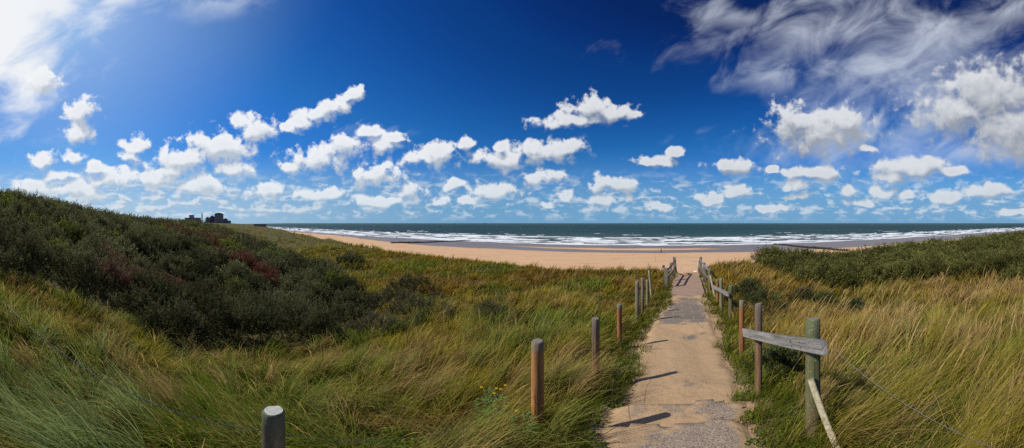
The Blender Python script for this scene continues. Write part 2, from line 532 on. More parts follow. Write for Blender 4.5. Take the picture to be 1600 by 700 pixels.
    vm = k.math('MULTIPLY', k.mapr(k.math('MULTIPLY_ADD', leftw, .55, vd), -.55, k.math('MULTIPLY_ADD', leftw, -.9, 2.0)), k.math('MULTIPLY_ADD', leftw, .30, .70))
    vcol = k.mix(leftw, (7.3, 8.0, 9.0), (8.8, 9.0, 9.3))
    c = k.mix(vm, sk2, vcol)
    hcol = k.mix(k.mapr(k.math('SUBTRACT', hn, hn2), -.06, .05, 0, 1, False), (4.3, 5.3, 6.5), (7.0, 7.7, 8.3))
    c = k.mix(k.math('MULTIPLY', hd, k.mapr(px, 1, 7, .85, .62)), c, hcol)
    def plain(col):
        q = k.node('ShaderNodeBackground'); q.inputs[1].default_value = .1; k.set(q.inputs[0], col); return q.outputs[0]

    def sector(i, lo, hi):
        """clouds of one stretch of the sky"""
        bl = [q for q in CUMULUS if lo - 40 < q[0] + q[2] * 1.9 and q[0] - q[2] * 1.9 < hi + 40]
        cum = blob_group('cumulus_layout', bl)
        d0, D0, N0 = density(P, cum); d1, D1, N1 = density(k.vmath('ADD', P, (-.045, -.13, 0)), cum)
        lit = k.mapr(k.math('ADD', k.math('MULTIPLY', k.math('SUBTRACT', D0, D1), 1.7), k.math('MULTIPLY', k.math('SUBTRACT', N0, N1), .80)), -.42, .70, 0, 1, False)
        core = k.mapr(d0, .2, 1.4)
        lit = k.math('SUBTRACT', lit, k.math('MULTIPLY', core, .16), None, True)
        mask = k.mapr(d0, -.16, k.math('MULTIPLY_ADD', lit, -.55, .95))
        white = k.mix(k.mapr(px, 5, 11), (9.0, 9.2, 9.4), (7.4, 7.6, 7.9))
        grey = k.mix(k.mapr(px, 5, 12), (5.1, 5.7, 6.4), (3.3, 3.6, 4.1))
        ccol = k.mix(lit, grey, white)
        ccol = k.mix(k.mapr(py, 2.4, 3.4, 0, .42), ccol, (5.0, 6.3, 7.5))
        return plain(k.mix(k.math('MULTIPLY', mask, .95), c, ccol))

    def mixs(f, a, b):
        m = k.node('ShaderNodeMixShader'); k.set(m.inputs[0], f); k.l.new(a, m.inputs[1]); k.l.new(b, m.inputs[2]); return m.outputs[0]
    S = [sector(0, 0, 330), sector(1, 330, 640), sector(2, 640, 1000), sector(3, 1000, 1600)]
    gt = lambda t: k.math('GREATER_THAN', px, t)
    low = mixs(gt(6.4), mixs(gt(3.3), S[0], S[1]), mixs(gt(10.0), S[2], S[3]))
    up = mixs(k.math('LESS_THAN', py, .62), low, plain(c))          # above the cumulus belt: only blue and veils
    fin = mixs(k.math('LESS_THAN', el, -.002), up, plain((2.2, 3.2, 4.4, 1)))
    k.l.new(fin, out.inputs[0])
    w.node_tree.nodes.remove(bg)
    w.cycles.sampling_method = 'MANUAL'; w.cycles.sample_map_resolution = 512


build_world()


# ------------------------------------------------------------------ dune ground + beach
def ground_mat():
    m, k, out = new_mat('dune_soil')
    tc = k.node('ShaderNodeNewGeometry').outputs['Position']
    n = k.noise(tc, .9, 6, .6); n2 = k.noise(tc, 14, 5, .65)
    c = k.mix(k.mapr(n, .35, .65), (.055, .058, .016), (.11, .09, .032))
    c = k.mix(k.mapr(n2, .45, .75), c, (.14, .11, .05))
    s = k.node('ShaderNodeAttribute', attribute_name='sandy').outputs['Fac']
    sn = k.noise(tc, 5, 5, .7)
    c = k.mix(k.mapr(k.math('ADD', s, k.math('SUBTRACT', sn, .5)), .4, .62), c, k.mix(n2, (.36, .235, .13), (.50, .34, .195)))
    bsdf(k, out, c, .95, .1, n2, .8, .05)
    return m


def beach_mat():
    m, k, out = new_mat('beach_sand')
    g = k.node('ShaderNodeNewGeometry').outputs['Position']
    xyz = k.node('ShaderNodeSeparateXYZ', inp={0: g})
    st = k.noise(k.scale(g, (.012, .11, 0)), 1.0, 5, .6, .3)
    st2 = k.noise(k.scale(g, (.05, .5, 0)), 1.0, 5, .65, .3)
    fine = k.noise(g, 1.3, 6, .65)
    c = k.mix(fine, (.57, .345, .185), (.74, .485, .285))
    c = k.mix(k.math('MULTIPLY', k.mapr(st2, .48, .68), .6), c, (.42, .255, .14))
    wet = k.node('ShaderNodeAttribute', attribute_name='wet').outputs['Fac']
    w = k.mapr(k.math('ADD', wet, k.math('MULTIPLY', k.math('SUBTRACT', st, .5), .9)), .30, .62)
    wcol = k.mix(st2, (.15, .12, .10), (.25, .195, .155))
    c = k.mix(w, c, wcol)
    p = bsdf(k, out, c, k.math('MULTIPLY_ADD', w, -.52, .95), k.math('MULTIPLY_ADD', w, .45, .1), fine, .5, .12)
    return m


def build_ground():
    az = np.arange(-180, 180.01, .6)
    r = np.concatenate([np.exp(np.linspace(math.log(.25), math.log(60), 230)), np.exp(np.linspace(math.log(61), math.log(4000), 170))])
    A, RR = np.meshgrid(az, r, indexing='ij')
    X = RR * np.sin(np.radians(A)); Y = RR * np.cos(np.radians(A))
    Z = ground_z(X, Y)
    far = sstep(700, 1500, RR)
    Z = np.where(Y < 0, Z * (1 - far) + 4 * far, Z)
    na, nr = A.shape
    V = np.stack([X, Y, Z], -1).reshape(-1, 3)
    I = np.arange(na * nr).reshape(na, nr)
    F = np.stack([I[:-1, :-1], I[1:, :-1], I[1:, 1:], I[:-1, 1:]], -1).reshape(-1, 4)
    d = Y - (shore_y(X) - 156)
    t = (Y - edge_y(X)) / (13 + np.abs(X) * .04)
    isb = (t.ravel() > .72)
    fb = isb[F].mean(1) > .5
    sb = np.exp(-((X + 15) / 75) ** 2); far_l = 30 * sstep(-90, -260, X)
    wet = sstep(98 - 8 * (1 - sb) + far_l, 116 - 6 * (1 - sb) + far_l, d) - .8 * sb * np.exp(-((d - 127) / 8) ** 2)
    wet = np.maximum(wet, sstep(136, 144, d)).ravel()
    c = corridor(X, Y)
    sandy = np.maximum(sstep(-.55, -.05, c) * .85, sstep(.35, .8, t)).ravel()
    sandy = np.where(RR.ravel() > 500, 0, sandy)

    def sub(mask):
        f = F[mask]; u, inv = np.unique(f, return_inverse=True)
        return u, inv.reshape(f.shape)
    u, f = sub(~fb & (V[F].mean(1)[:, 2] > -3))
    o = link_mesh('dune_ground', np_mesh('dune_ground', V[u], f, None, True, {'sandy': sandy[u]}), ground_mat()); tag(o, kind='structure')
    u, f = sub(fb & (V[F].mean(1)[:, 2] > -2.5))
    o = link_mesh('beach', np_mesh('beach', V[u], f, None, True, {'wet': wet[u]}), beach_mat()); tag(o, kind='structure')
    # path
    ys = np.arange(-4, 12.75, .06); ss = np.linspace(0, 1, 41)
    YY, SS = np.meshgrid(ys, ss, indexing='ij')
    wob = (fbm(YY * 1.7, SS * 0 + 4, 31, 3) - .5) * .25; wob2 = (fbm(YY * 1.7, SS * 0 + 9, 32, 3) - .5) * .25
    L = np.interp(YY, PY, PL) - .06 + wob; Rr = np.interp(YY, PY, PR) + .06 + wob2
    XX = L + (Rr - L) * SS
    edge = np.minimum(SS, 1 - SS) * (Rr - L)
    yy = YY + (fbm(XX * 2.2, YY * .2, 44, 2) - .5) * .22
    ZZ = path_z(yy) + .012 * (fbm(XX * 6, YY * 6, 12, 3) - .5) + .05 * (fbm(XX * 1.3, YY * 1.3, 13, 2) - .5) - .06 * (1 - sstep(0, .2, edge))
    I = np.arange(YY.size).reshape(YY.shape)
    F2 = np.stack([I[:-1, :-1], I[:-1, 1:], I[1:, 1:], I[1:, :-1]], -1).reshape(-1, 4)
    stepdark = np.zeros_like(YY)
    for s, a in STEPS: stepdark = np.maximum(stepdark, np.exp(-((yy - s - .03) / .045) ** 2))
    m, k, out = new_mat('sandy_slab_path')
    g = k.node('ShaderNodeNewGeometry').outputs['Position']
    br = k.node('ShaderNodeTexBrick', offset=.5); rr = k.node('ShaderNodeVectorRotate', rotation_type='Z_AXIS'); k.set(rr.inputs['Vector'], g); rr.inputs['Angle'].default_value = R(4)
    k.set(br.inputs['Vector'], rr.outputs[0]); br.inputs['Scale'].default_value = 1.0
    br.inputs['Brick Width'].default_value = .6; br.inputs['Row Height'].default_value = .4; br.inputs['Mortar Size'].default_value = .018
    br.inputs['Color1'].default_value = (.27, .225, .18, 1); br.inputs['Color2'].default_value = (.215, .175, .145, 1); br.inputs['Mortar'].default_value = (.44, .31, .19, 1)
    grv = k.noise(g, 75, 3, .7); mid = k.noise(g, 7, 6, .7); big = k.noise(k.scale(g, (1, .8, 1)), 1.25, 4, .55, .4)
    slab = k.mix(k.mapr(grv, .35, .68), k.mix(.5, br.outputs['Color'], (.12, .10, .085)), br.outputs['Color'])
    gravel = k.mix(k.mapr(grv, .36, .60), (.15, .11, .082), (.46, .36, .27))
    yv = k.node('ShaderNodeSeparateXYZ', inp={0: g}).outputs[1]
    yw = k.math('ADD', yv, k.math('MULTIPLY', k.math('SUBTRACT', big, .5), 1.6))
    base = k.mix(k.mapr(yw, 2.2, 3.6), gravel, slab)
    sand = k.mix(mid, (.40, .258, .140), (.56, .385, .215))
    cov = k.math('ADD', big, k.math('MULTIPLY', k.math('SUBTRACT', mid, .5), .35))
    e = k.node('ShaderNodeAttribute', attribute_name='edge').outputs['Fac']
    bands = k.math('ADD', k.math('MULTIPLY', k.mapr(yw, 2.2, 3.6), k.mapr(yv, 7.2, 7.9, .25, 0)), k.mapr(yv, 9.6, 13, 0, .10))
    cov = k.math('ADD', cov, k.math('ADD', k.mapr(e, .05, .32, .25, -.07), k.math('SUBTRACT', bands, .02)))
    c = k.mix(k.mapr(cov, .40, .56), base, sand)
    c = k.mix(k.math('MULTIPLY', k.mapr(k.noise(g, 26, 4, .75), .60, .70), .5), c, (.20, .145, .10))
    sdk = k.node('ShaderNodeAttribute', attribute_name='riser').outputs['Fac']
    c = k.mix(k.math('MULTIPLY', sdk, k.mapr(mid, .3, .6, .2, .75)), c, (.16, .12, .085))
    h = k.math('ADD', k.math('MULTIPLY', grv, .25), k.math('MULTIPLY', mid, 1.0))
    bsdf(k, out, c, .93, .15, h, .8, .03)
    o = link_mesh('path', np_mesh('path', np.stack([XX, yy * 0 + YY, ZZ], -1).reshape(-1, 3), F2, None, True, {'edge': edge.ravel(), 'riser': stepdark.ravel()}), m)
    tag(o, kind='structure')


build_ground()


# ------------------------------------------------------------------ sea
def build_sea():
    az = np.arange(-100, 95, .13)
    r = np.concatenate([np.arange(120, 330, .75), np.exp(np.linspace(math.log(330.8), math.log(1100), 260)), np.exp(np.linspace(math.log(1115), math.log(60000), 60))])
    A, RR = np.meshgrid(az, r, indexing='ij')
    # radial distance scaled so that rows follow the shore
    cz = np.maximum(np.cos(np.radians(A)), .18)
    RR = RR * np.where(RR < 1100, 1, 1)
    X = RR * np.sin(np.radians(A)); Y = RR * np.cos(np.radians(A))
    d = Y - shore_y(X)
    wig = (fbm(X / 60, Y * 0, 50, 3) - .5) * 16
    foam = np.zeros_like(X); Z = np.zeros_like(X)
    vis = np.clip(1.0 - (RR - 300) / 900, .25, 1)
    for i, (b, w, hgt, thr, L, amt) in enumerate([(2, 5, .10, .0, 40, 1.0), (16, 6, .5, .36, 28, 1), (33, 5, .6, .44, 35, 1), (52, 5, .7, .42, 30, 1), (74, 6, .8, .46, 26, 1), (98, 6, .8, .52, 22, 1), (124, 5, .7, .60, 20, .9), (165, 5, .5, .69, 16, .8)]):
        yb = b + wig * (.35 + .5 * min(1, b / 60)) + (fbm(X / 14, X * 0 + i * 3, 60 + i, 3) - .5) * 7
        q = (d - yb) / w
        Z += hgt * np.exp(-(q * 1.2) ** 2)
        br = sstep(thr, thr + .14, fbm(X / L, X * 0 + i * 7.7, 80 + i, 3)) if thr > 0 else 1
        tail = np.where(q < 0, np.exp(-(q / .55) ** 2), np.exp(-(q / 1.0)))
        foam = np.maximum(foam, amt * br * tail)
    # streaky froth between the breakers
    st = fbm(X / 16, Y / 3.0, 99, 5)
    zone = sstep(-2, 6, d) * (1 - sstep(50, 120, d))
    foam = np.maximum(foam, zone * sstep(.40, .60, st) * .95)
    cap = fbm(X / 9, Y / 4, 120, 3)
    foam = np.maximum(foam, sstep(.86, .90, cap) * sstep(90, 150, d) * .8)
    ch = (fbm(X / 7, Y / 3, 130, 3) - .5) * .5 * sstep(10, 60, d) * np.clip(1 - (RR - 300) / 1200, .1, 1)
    Z = Z * sstep(-6, 4, d) + ch + .02
    Z = np.where(RR > 1500, 0, Z)
    V = np.stack([X, Y, Z], -1).reshape(-1, 3)
    I = np.arange(X.size).reshape(X.shape)
    F = np.stack([I[:-1, :-1], I[1:, :-1], I[1:, 1:], I[:-1, 1:]], -1).reshape(-1, 4)
    keep = (d.ravel()[F].max(1) > -14)
    F = F[keep]; u, inv = np.unique(F, return_inverse=True)
    m, k, out = new_mat('sea_water')
    g = k.node('ShaderNodeNewGeometry').outputs['Position']
    xyz = k.node('ShaderNodeSeparateXYZ', inp={0: g})
    dist = k.vmath('LENGTH', g)
    f = k.node('ShaderNodeAttribute', attribute_name='foam').outputs['Fac']
    n1 = k.noise(k.scale(g, (.22, .5, .5)), 1.0, 6, .7, .4)
    n2 = k.noise(k.scale(g, (.02, .05, .1)), 1.0, 5, .6)
    n3 = k.noise(k.scale(g, (.0008, .0035, .1)), 1.0, 4, .6)
    ld = k.math('LOGARITHM', dist, 10.0)
    deep = k.ramp(k.mapr(ld, 2.15, 3.9, 0, 1, False), [(0, (.10, .125, .11)), (.16, (.055, .098, .095)), (.27, (.016, .050, .062)), (.55, (.014, .047, .058)), (.68, (.026, .080, .076)), (1, (.042, .105, .095))])
    deep = k.mix(k.mapr(n2, .38, .66, 0, .6), deep, k.mix(.5, deep, (.014, .03, .04)))
    deep = k.mix(k.mapr(n3, .42, .62, 0, .5), deep, (.030, .085, .075))
    fm = k.mapr(k.math('ADD', f, k.math('MULTIPLY', k.math('SUBTRACT', n1, .5), k.math('MULTIPLY', k.mapr(f, .02, .3, .25, 1), 1.1))), .30, .62)
    c = k.mix(fm, deep, k.mix(n1, (.62, .65, .66), (.90, .91, .91)))
    wv = k.math('ADD', k.math('MULTIPLY', n1, .6), n2)
    bsdf(k, out, c, k.math('MULTIPLY_ADD', fm, .25, .62), k.math('MULTIPLY_ADD', fm, -.05, .10), wv, .3, .5)
    o = link_mesh('sea', np_mesh('sea', V[u], inv.reshape(F.shape), None, True, {'foam': foam.ravel()[u]}), m)
    tag(o, kind='structure')


build_sea()

# ------------------------------------------------------------------ wood things
W_brown = wood_mat('brown_post_wood', (.20, .090, .034), (.46, .215, .075), foot=(.50, .22, .07), top=(.24, .20, .14), top_z=(.92, 1.0), lichen=.15)
W_dark = wood_mat('dark_post_wood', (.10, .055, .028), (.26, .150, .072), top=(.20, .17, .14), top_z=(.55, 1.1), lichen=.2)
W_rust = wood_mat('rusty_post_wood', (.16, .065, .028), (.36, .155, .06), top=(.20, .22, .15), top_z=(.91, .98), lichen=.15)
W_grey = wood_mat('grey_post_wood', (.12, .10, .078), (.29, .25, .20), foot=(.12, .085, .055), lichen=.3)
W_olive = wood_mat('olive_post_wood', (.11, .10, .055), (.26, .23, .13), lichen=.3)
W_green = wood_mat('green_post_wood', (.055, .062, .026), (.165, .160, .075), foot=(.19, .125, .06), foot_z=(.3, .60), top=(.15, .17, .085), top_z=(.75, .95), lichen=.4)
W_near = wood_mat('near_post_wood', (.10, .070, .042), (.27, .195, .12), foot=(.24, .14, .075), foot_z=(.3, .8), top=(.17, .18, .11), top_z=(.80, .97), lichen=.35)
W_railg = wood_mat('grey_rail_wood', (.13, .12, .11), (.34, .32, .295), lichen=.6, grain='X')
W_pale = wood_mat('pale_brace_wood', (.26, .22, .13), (.50, .44, .29), lichen=.3, grain='Z', crack=.3)
W_deck = wood_mat('deck_plank_wood', (.25, .165, .115), (.44, .30, .21), lichen=.2, grain='X', crack=.5)
W_groyne = wood_mat('groyne_wood', (.018, .018, .015), (.05, .048, .036), lichen=.1)
E_pale = endgrain_mat('pale_end_grain', (.16, .16, .13), (.74, .76, .68))
E_dull = endgrain_mat('dull_end_grain', (.10, .09, .07), (.34, .32, .26))


def post_mesh(name, h, rad, seed, seg=22, rings=16, below=.35, chamfer=.012):
    bm = bmesh.new()
    zs = list(np.linspace(-below, h - chamfer, rings)) + [h]
    rr = []
    for i, z in enumerate(zs):
        ring = []
        for a in range(seg):
            th = 2 * PI * a / seg
            n = float(fbm(np.array([math.cos(th) * 1.6 + seed * 3.1]), np.array([math.sin(th) * 1.6 + z * .9 + seed]), seed, 2)[0]) - .5
            q = rad * (1 + .13 * n - .03 * z)
            if a in (5, 6) and z > h * .35: q *= .93 if a == 5 else .96
            if i == len(zs) - 1: q -= chamfer * .9
            ring.append(bm.verts.new((math.cos(th) * q, math.sin(th) * q, z + (.004 * math.sin(th + seed) if i >= len(zs) - 2 else 0))))
        rr.append(ring)
    for a, b in zip(rr, rr[1:]):
        for q in range(seg):
            f = bm.faces.new((a[q], a[(q + 1) % seg], b[(q + 1) % seg], b[q])); f.smooth = True
    top = bm.faces.new(rr[-1]); top.material_index = 1
    bm.faces.new(rr[0][::-1])
    bmesh.ops.recalc_face_normals(bm, faces=bm.faces)
    me = bpy.data.meshes.new(name); bm.to_mesh(me); bm.free()
    return me


def post(px, ytop, r, dia, mat, end, label, seed, lean=(0, 0), parent=None, name='fence_post', gh=None, cat='post', group=None):
    """round post standing at compass/distance with its top at the given angle; foot on the ground"""
    az = (px - 1020) / 8; x, y = polar(az, r)
    ztop = EYE - r * math.tan(R((ytop - 348.7) / 8))
    g = gz(x, y) if gh is None else gh
    h = ztop - g
    o = link_mesh(name, post_mesh(name, h, dia / 2, seed), [mat, end], parent)
    o.location = (x, y, g) if parent is None else Vector((x, y, g)) - parent.location
    o.rotation_euler = (lean[0], lean[1], seed * 1.3)
    if parent is None: tag(o, label, cat, group)
    print('POST %s az %.1f r %.1f h %.2f foot_px %.0f' % (px, az, r, h, 348.7 + 8 * math.degrees(math.atan((EYE - g) / r))))
    return o, Vector((x, y, g)), h


G1 = 'round posts along the path to the beach'
post(427, 641, 1.36, .112, W_near, E_pale, 'thick short post with whitish ringed top, in the grass by itself', 1, group=G1)
post(840, 532, 2.42, .105, W_brown, E_dull, 'tall orange brown post in the grass left of the sandy step', 2, group=G1)
post(931, 497, 3.85, .105, W_dark, E_dull, 'dark brown post next behind the tall orange brown post', 3, group=G1)
post(968, 475, 5.9, .105, W_rust, E_dull, 'slim rust coloured post between the dark post and the trio of grey posts', 4, group=G1)
post(995.5, 439, 8.1, .115, W_grey, E_dull, 'nearest and thickest grey post of the trio left of the path', 5, group=G1)
post(1004, 434, 9.3, .105, W_grey, E_dull, 'middle grey post of the trio left of the path', 6, group=G1)
post(1011.5, 437, 10.3, .105, W_olive, E_dull, 'olive grey post, farthest of the trio left of the path', 7, group=G1)
post(1018.5, 421, 12.4, .10, W_pale, E_dull, 'pale post leaning right beside the left handrail', 8, lean=(0, R(9)), group=G1)

post(1159, 469, 5.3, .10, W_rust, E_dull, 'rust orange post with green top at the far end of the grey rail', 10, group=G1)
post(1109, 421, 13.9, .11, W_dark, E_dull, 'dark capped post behind the leaning pale plank', 14, group=G1)


def plank(name, a, b, width, thick, mat, parent, seed=0, rollz=None):
    """plank from a to b (world), its width vertical-ish; mesh grain along local X"""
    a = Vector(a); b = Vector(b); L = (b - a).length
    bm = bmesh.new(); n = 14
    rings = []
    for i in range(n + 1):
        u = i / n
        w = width * (1 + .10 * (float(vnoise(np.array([u * 4 + seed]), np.array([seed * 1.7]), seed)[0]) - .5))
        t = thick
        off = .012 * (float(vnoise(np.array([u * 2.2 + seed * 5]), np.array([.5]), seed + 3)[0]) - .5)
        c = min(.006, thick * .2)
        sh = [(-t / 2 + c, -w / 2), (t / 2 - c, -w / 2), (t / 2, -w / 2 + c), (t / 2, w / 2 - c), (t / 2 - c, w / 2), (-t / 2 + c, w / 2), (-t / 2, w / 2 - c), (-t / 2, -w / 2 + c)]
        rings.append([bm.verts.new((u * L, q[0], q[1] + off)) for q in sh])
    for p, q in zip(rings, rings[1:]):
        for k in range(8): bm.faces.new((p[k], p[(k + 1) % 8], q[(k + 1) % 8], q[k]))
    bm.faces.new(rings[0][::-1]); bm.faces.new(rings[-1])
    me = bm_mesh(name, bm)
    o = link_mesh(name, me, mat, parent)
    d = (b - a).normalized()
    side = Vector((0, 0, 1)).cross(d).normalized() if rollz is None else rollz
    up = d.cross(side).normalized()
    M = Matrix((d, side, up)).transposed().to_4x4()
    M.translation = a - (parent.location if parent else Vector())
    o.matrix_basis = M
    return o


def at(px, py, r):
    az = (px - 1020) / 8; x, y = polar(az, r)
    return Vector((x, y, EYE - r * math.tan(R((py - 348.7) / 8))))


# near right: broken rail fence
rf = empty('rail_fence', (*polar(31.2, 2.2), gz(*polar(31.2, 2.2))))
tag(rf, 'broken fence of mossy green post, weathered grey rail and pale diagonal brace', 'fence')
post(1270, 498, 2.18, .112, W_green, E_dull, '', 11, parent=rf, name='post')[0]['label'] = 'thick mossy green post'
post(1185, 474, 3.45, .09, W_dark, E_dull, '', 12, parent=rf, name='post')[0]['label'] = 'slim brown post under the rail'
M_nail = flat_mat('rusty_nail', (.07, .035, .02), .6)


def nails(rail, us, thick, side=1):
    for u in us:
        for dz in (-.022, .022):
            bm = bmesh.new(); add_tube(bm, [(u, side * (thick / 2 - .003), dz), (u, side * (thick / 2 + .004), dz)], .006, 8)
            link_mesh('nail', bm_mesh('nail', bm), M_nail, rail)


nr = plank('rail', at(1288, 543.5, 1.86), at(1162.5, 519.5, 3.76), .108, .040, W_railg, rf, 3)
_b = at(1317, 716, 1.83); _a = at(1267, 592, 2.08)
nails(nr, (.33, .50, 1.74), .040, 1); nails(nr, (.33,), .040, -1)
plank('brace', _b, _a, .075, .045, W_pale, rf, 5, rollz=Vector((-.5, -.86, .1)).cross((_a - _b).normalized()).normalized())

# farther right: second stretch of rail
rf2 = empty('rail_fence', (*polar(15.3, 8), gz(*polar(15.3, 8))))
tag(rf2, 'low rail fence with one grey rail on three posts right of the path', 'fence')
post(1141.5, 446, 8.4, .125, W_green, E_dull, '', 15, parent=rf2, name='post')
post(1127, 435, 9.6, .115, W_olive, E_dull, '', 16, parent=rf2, name='post')
post(1121, 436, 10.7, .10, W_rust, E_dull, '', 17, parent=rf2, name='post')
plank('rail', at(1138, 460, 8.25), at(1114, 448, 10.9), .13, .045, W_railg, rf2, 7)

br = plank('leaning_plank', at(1117, 465, 12.2), at(1109.5, 430, 12.6), .09, .05, W_pale, None, 9)
tag(br, 'pale plank leaning against the dark capped post by the right handrail', 'plank')


# boardwalk and stairs with handrails
def dk(u, v, z=0.0):
    p = DA + DT * u + DN * v
    return Vector((p.x, p.y, z))


def deck_z(u):
    if u <= DLEN: return DZ0 + (DZ1 - DZ0) * u / DLEN
    return DZ1 - (u - DLEN) * .50


bw = empty('boardwalk', dk(0, 0, DZ0 - .1), -R(DAZ))
tag(bw, 'narrow brown plank boardwalk at the end of the sandy path', 'boardwalk')
bm = bmesh.new(); u = 0.0; i = 0
while u < DLEN:
    z = deck_z(u) - bw.location.z + random.uniform(-.006, .006)
    add_box(bm, -DHW - random.uniform(0, .03), DHW + random.uniform(0, .03), u, u + .187, z - .04, z, .006)
    u += .199; i += 1
link_mesh('deck', bm_mesh('deck', bm), W_deck, bw)
bm = bmesh.new()
for s in (-.55, .55): add_box(bm, s - .05, s + .05, -.1, DLEN, -.25, DZ1 - bw.location.z - .046)
link_mesh('beam', bm_mesh('beam', bm), W_dark, bw)
st = empty('beach_stairs', dk(DLEN, 0, DZ1), -R(DAZ))
tag(st, 'wooden stairs leading down from the boardwalk to the beach', 'stairs')
bm = bmesh.new(); n = 26
for i in range(n): add_box(bm, -DHW, DHW, .02 + i * .34, .30 + i * .34, -(i + 1) * .17 - .04, -(i + 1) * .17, .005)
link_mesh('tread', bm_mesh('tread', bm), W_deck, st)
for s in (-1, 1):
    bm = bmesh.new()
    M = Matrix.Translation((s * (DHW + .03), 0, 0)) @ Matrix.Rotation(-math.atan(.5), 4, 'X')
    add_box(bm, -.025, .025, .05, 9.6, -.32, -.06, 0, M)
    link_mesh('stringer', bm_mesh('stringer', bm), W_dark, st)


def handrail(side, label):
    v = side * (DHW + .10)
    root = empty('handrail', dk(1.9, v, deck_z(1.9)))
    tag(root, label, 'handrail')
    plist = [(1.9, side * (DHW + .34), 1.02), (3.9, v + side * .1, 1.08), (DLEN - .1, v, 1.24), (DLEN + 1.9, v, 1.15), (DLEN + 3.9, v, 1.15), (DLEN + 6.2, v, 1.15), (DLEN + 8.6, v, 1.15)]
    tops = []
    for i, (u, vv, h) in enumerate(plist):
        p = dk(u, vv, deck_z(u) - .1)
        bm = bmesh.new(); w = .075
        add_box(bm, -w, w, -.05, .05, -.4, h + .1, .008)
        bmesh.ops.translate(bm, verts=[q for q in bm.verts if q.co.z > h], vec=(0, 0, -.02))
        o = link_mesh('post', bm_mesh('post', bm), W_grey, root, p - root.location); o.rotation_euler.z = -R(DAZ)
        tops.append((p, h))
    for (p, h), (q, g) in zip(tops, tops[1:]):
        for f in (.90, .48):
            a = p + Vector((0, 0, .1 + h * f)) - Vector((DN.x, DN.y, 0)) * side * .075; b = q + Vector((0, 0, .1 + g * f)) - Vector((DN.x, DN.y, 0)) * side * .075
            plank('rail', a, b, .12, .04, W_railg if f > .8 else W_grey, root, 11)
    return root


handrail(-1, 'weathered grey wooden handrail on the left side of the boardwalk')
handrail(1, 'weathered grey wooden handrail on the right side of the boardwalk')


# wires
def wire_mat():
    m, k, out = new_mat('galvanised_wire')
    bsdf(k, out, (.16, .15, .14), .6, .4, metal=.3); return m


WM = wire_mat()


def wire(a, b, sag, label, rad=.0023, n=26):
    a = Vector(a); b = Vector(b); pts = []
    for i in range(n + 1):
        t = i / n
        p = a.lerp(b, t); p.z -= sag * 4 * t * (1 - t); pts.append(p)
    bm = bmesh.new()
    ax = (b - a).normalized(); s1 = ax.orthogonal().normalized(); s2 = ax.cross(s1)
    add_tube(bm, pts, rad, 6)
    # twisted second strand
    fine = []
    m = int((b - a).length / .012)
    m = min(m, 500)
    for i in range(m + 1):
        t = i / m; p = a.lerp(b, t); p.z -= sag * 4 * t * (1 - t)
        th = t * (b - a).length / .06 * 2 * PI
        fine.append(p + (s1 * math.cos(th) + s2 * math.sin(th)) * rad * 1.3)
    add_tube(bm, fine, rad * .6, 4)
    o = link_mesh('fence_wire', bm_mesh('fence_wire', bm, True), WM)
    tag(o, label, 'wire', 'fence wires')
    return o


wire(at(425, 675, 1.43), at(-40, 425, 2.3), .08, 'thin twisted wire running through the grass left of the ringed post')
wire(at(430, 675, 1.43), at(836, 618, 2.38), .10, 'thin twisted wire between the ringed post and the orange brown post', .0016)
wire(at(843, 588, 2.42), at(930, 535, 3.82), .03, 'thin twisted wire between the orange brown post and the dark brown post', .002)
wire(at(1276, 521, 2.2), at(1690, 735, 1.5), .0, 'thin twisted wire from the mossy green post across the right hand grass', .0020)

# ------------------------------------------------------------------ beach things
def groyne(x, y0, y1, label, z_up):
    root = empty('groyne', (x, y0, gz(x, y0)))
    tag(root, label, 'groyne', 'timber groynes running into the sea')
    rnd = random.Random(int(x))
    n = int((y1 - y0) / .62)
    for side, nm in ((0, 'row'),):
        bm = bmesh.new()
        for i in range(n):
            y = y0 + (y1 - y0) * i / n
            for s in (-.45, .45):
                xx = x + s + rnd.uniform(-.06, .06); g = max(gz(xx, y), -1.0)
                h = z_up + rnd.uniform(-.22, .2) - .004 * (y - y0)
                add_tube(bm, [(xx - x, y - y0, g - .5 - root.location.z), (xx - x + rnd.uniform(-.03, .03), y - y0, g + h * .6 - root.location.z), (xx - x, y - y0, g + h - root.location.z)], [.15, .15, .12], 7)
        link_mesh('pile_row', bm_mesh('pile_row', bm), W_groyne, root)
    bm = bmesh.new(); pr = None
    for i in range(0, n, 4):
        y = y0 + (y1 - y0) * i / n; g = max(gz(x, y), -.8)
        add_tube(bm, [(rnd.uniform(-.2, .2), y - y0, g + .12 - root.location.z), (rnd.uniform(-.2, .2), y - y0 + 2.4, g + .22 - root.location.z)], .25, 6)
    link_mesh('stone_core', bm_mesh('stone_core', bm), W_groyne, root)


groyne(-119, 96, 205, 'long dark timber groyne crossing the left beach into the surf', .75)
groyne(66, 84, 150, 'dark timber groyne ending in the wet sand above the right hedge', .85)

M_skin = flat_mat('skin', (.45, .27, .19), .6, .1)
M_hair = flat_mat('dark_hair', (.03, .02, .015), .6, .2)


def skin_figure(name, joints, edges, mat, parent, root=0, sub=1):
    me = bpy.data.meshes.new(name)
    me.from_pydata([j[:3] for j in joints], edges, [])
    o = link_mesh(name, me, mat, parent)
    o.modifiers.new('skin', 'SKIN'); ss = o.modifiers.new('sub', 'SUBSURF'); ss.levels = sub; ss.render_levels = sub
    sv = me.skin_vertices[0].data
    for i, j in enumerate(joints): sv[i].radius = (j[3], j[3] * (j[4] if len(j) > 4 else 1)); sv[i].use_root = (i == root)
    for p in me.polygons: p.use_smooth = True
    return o


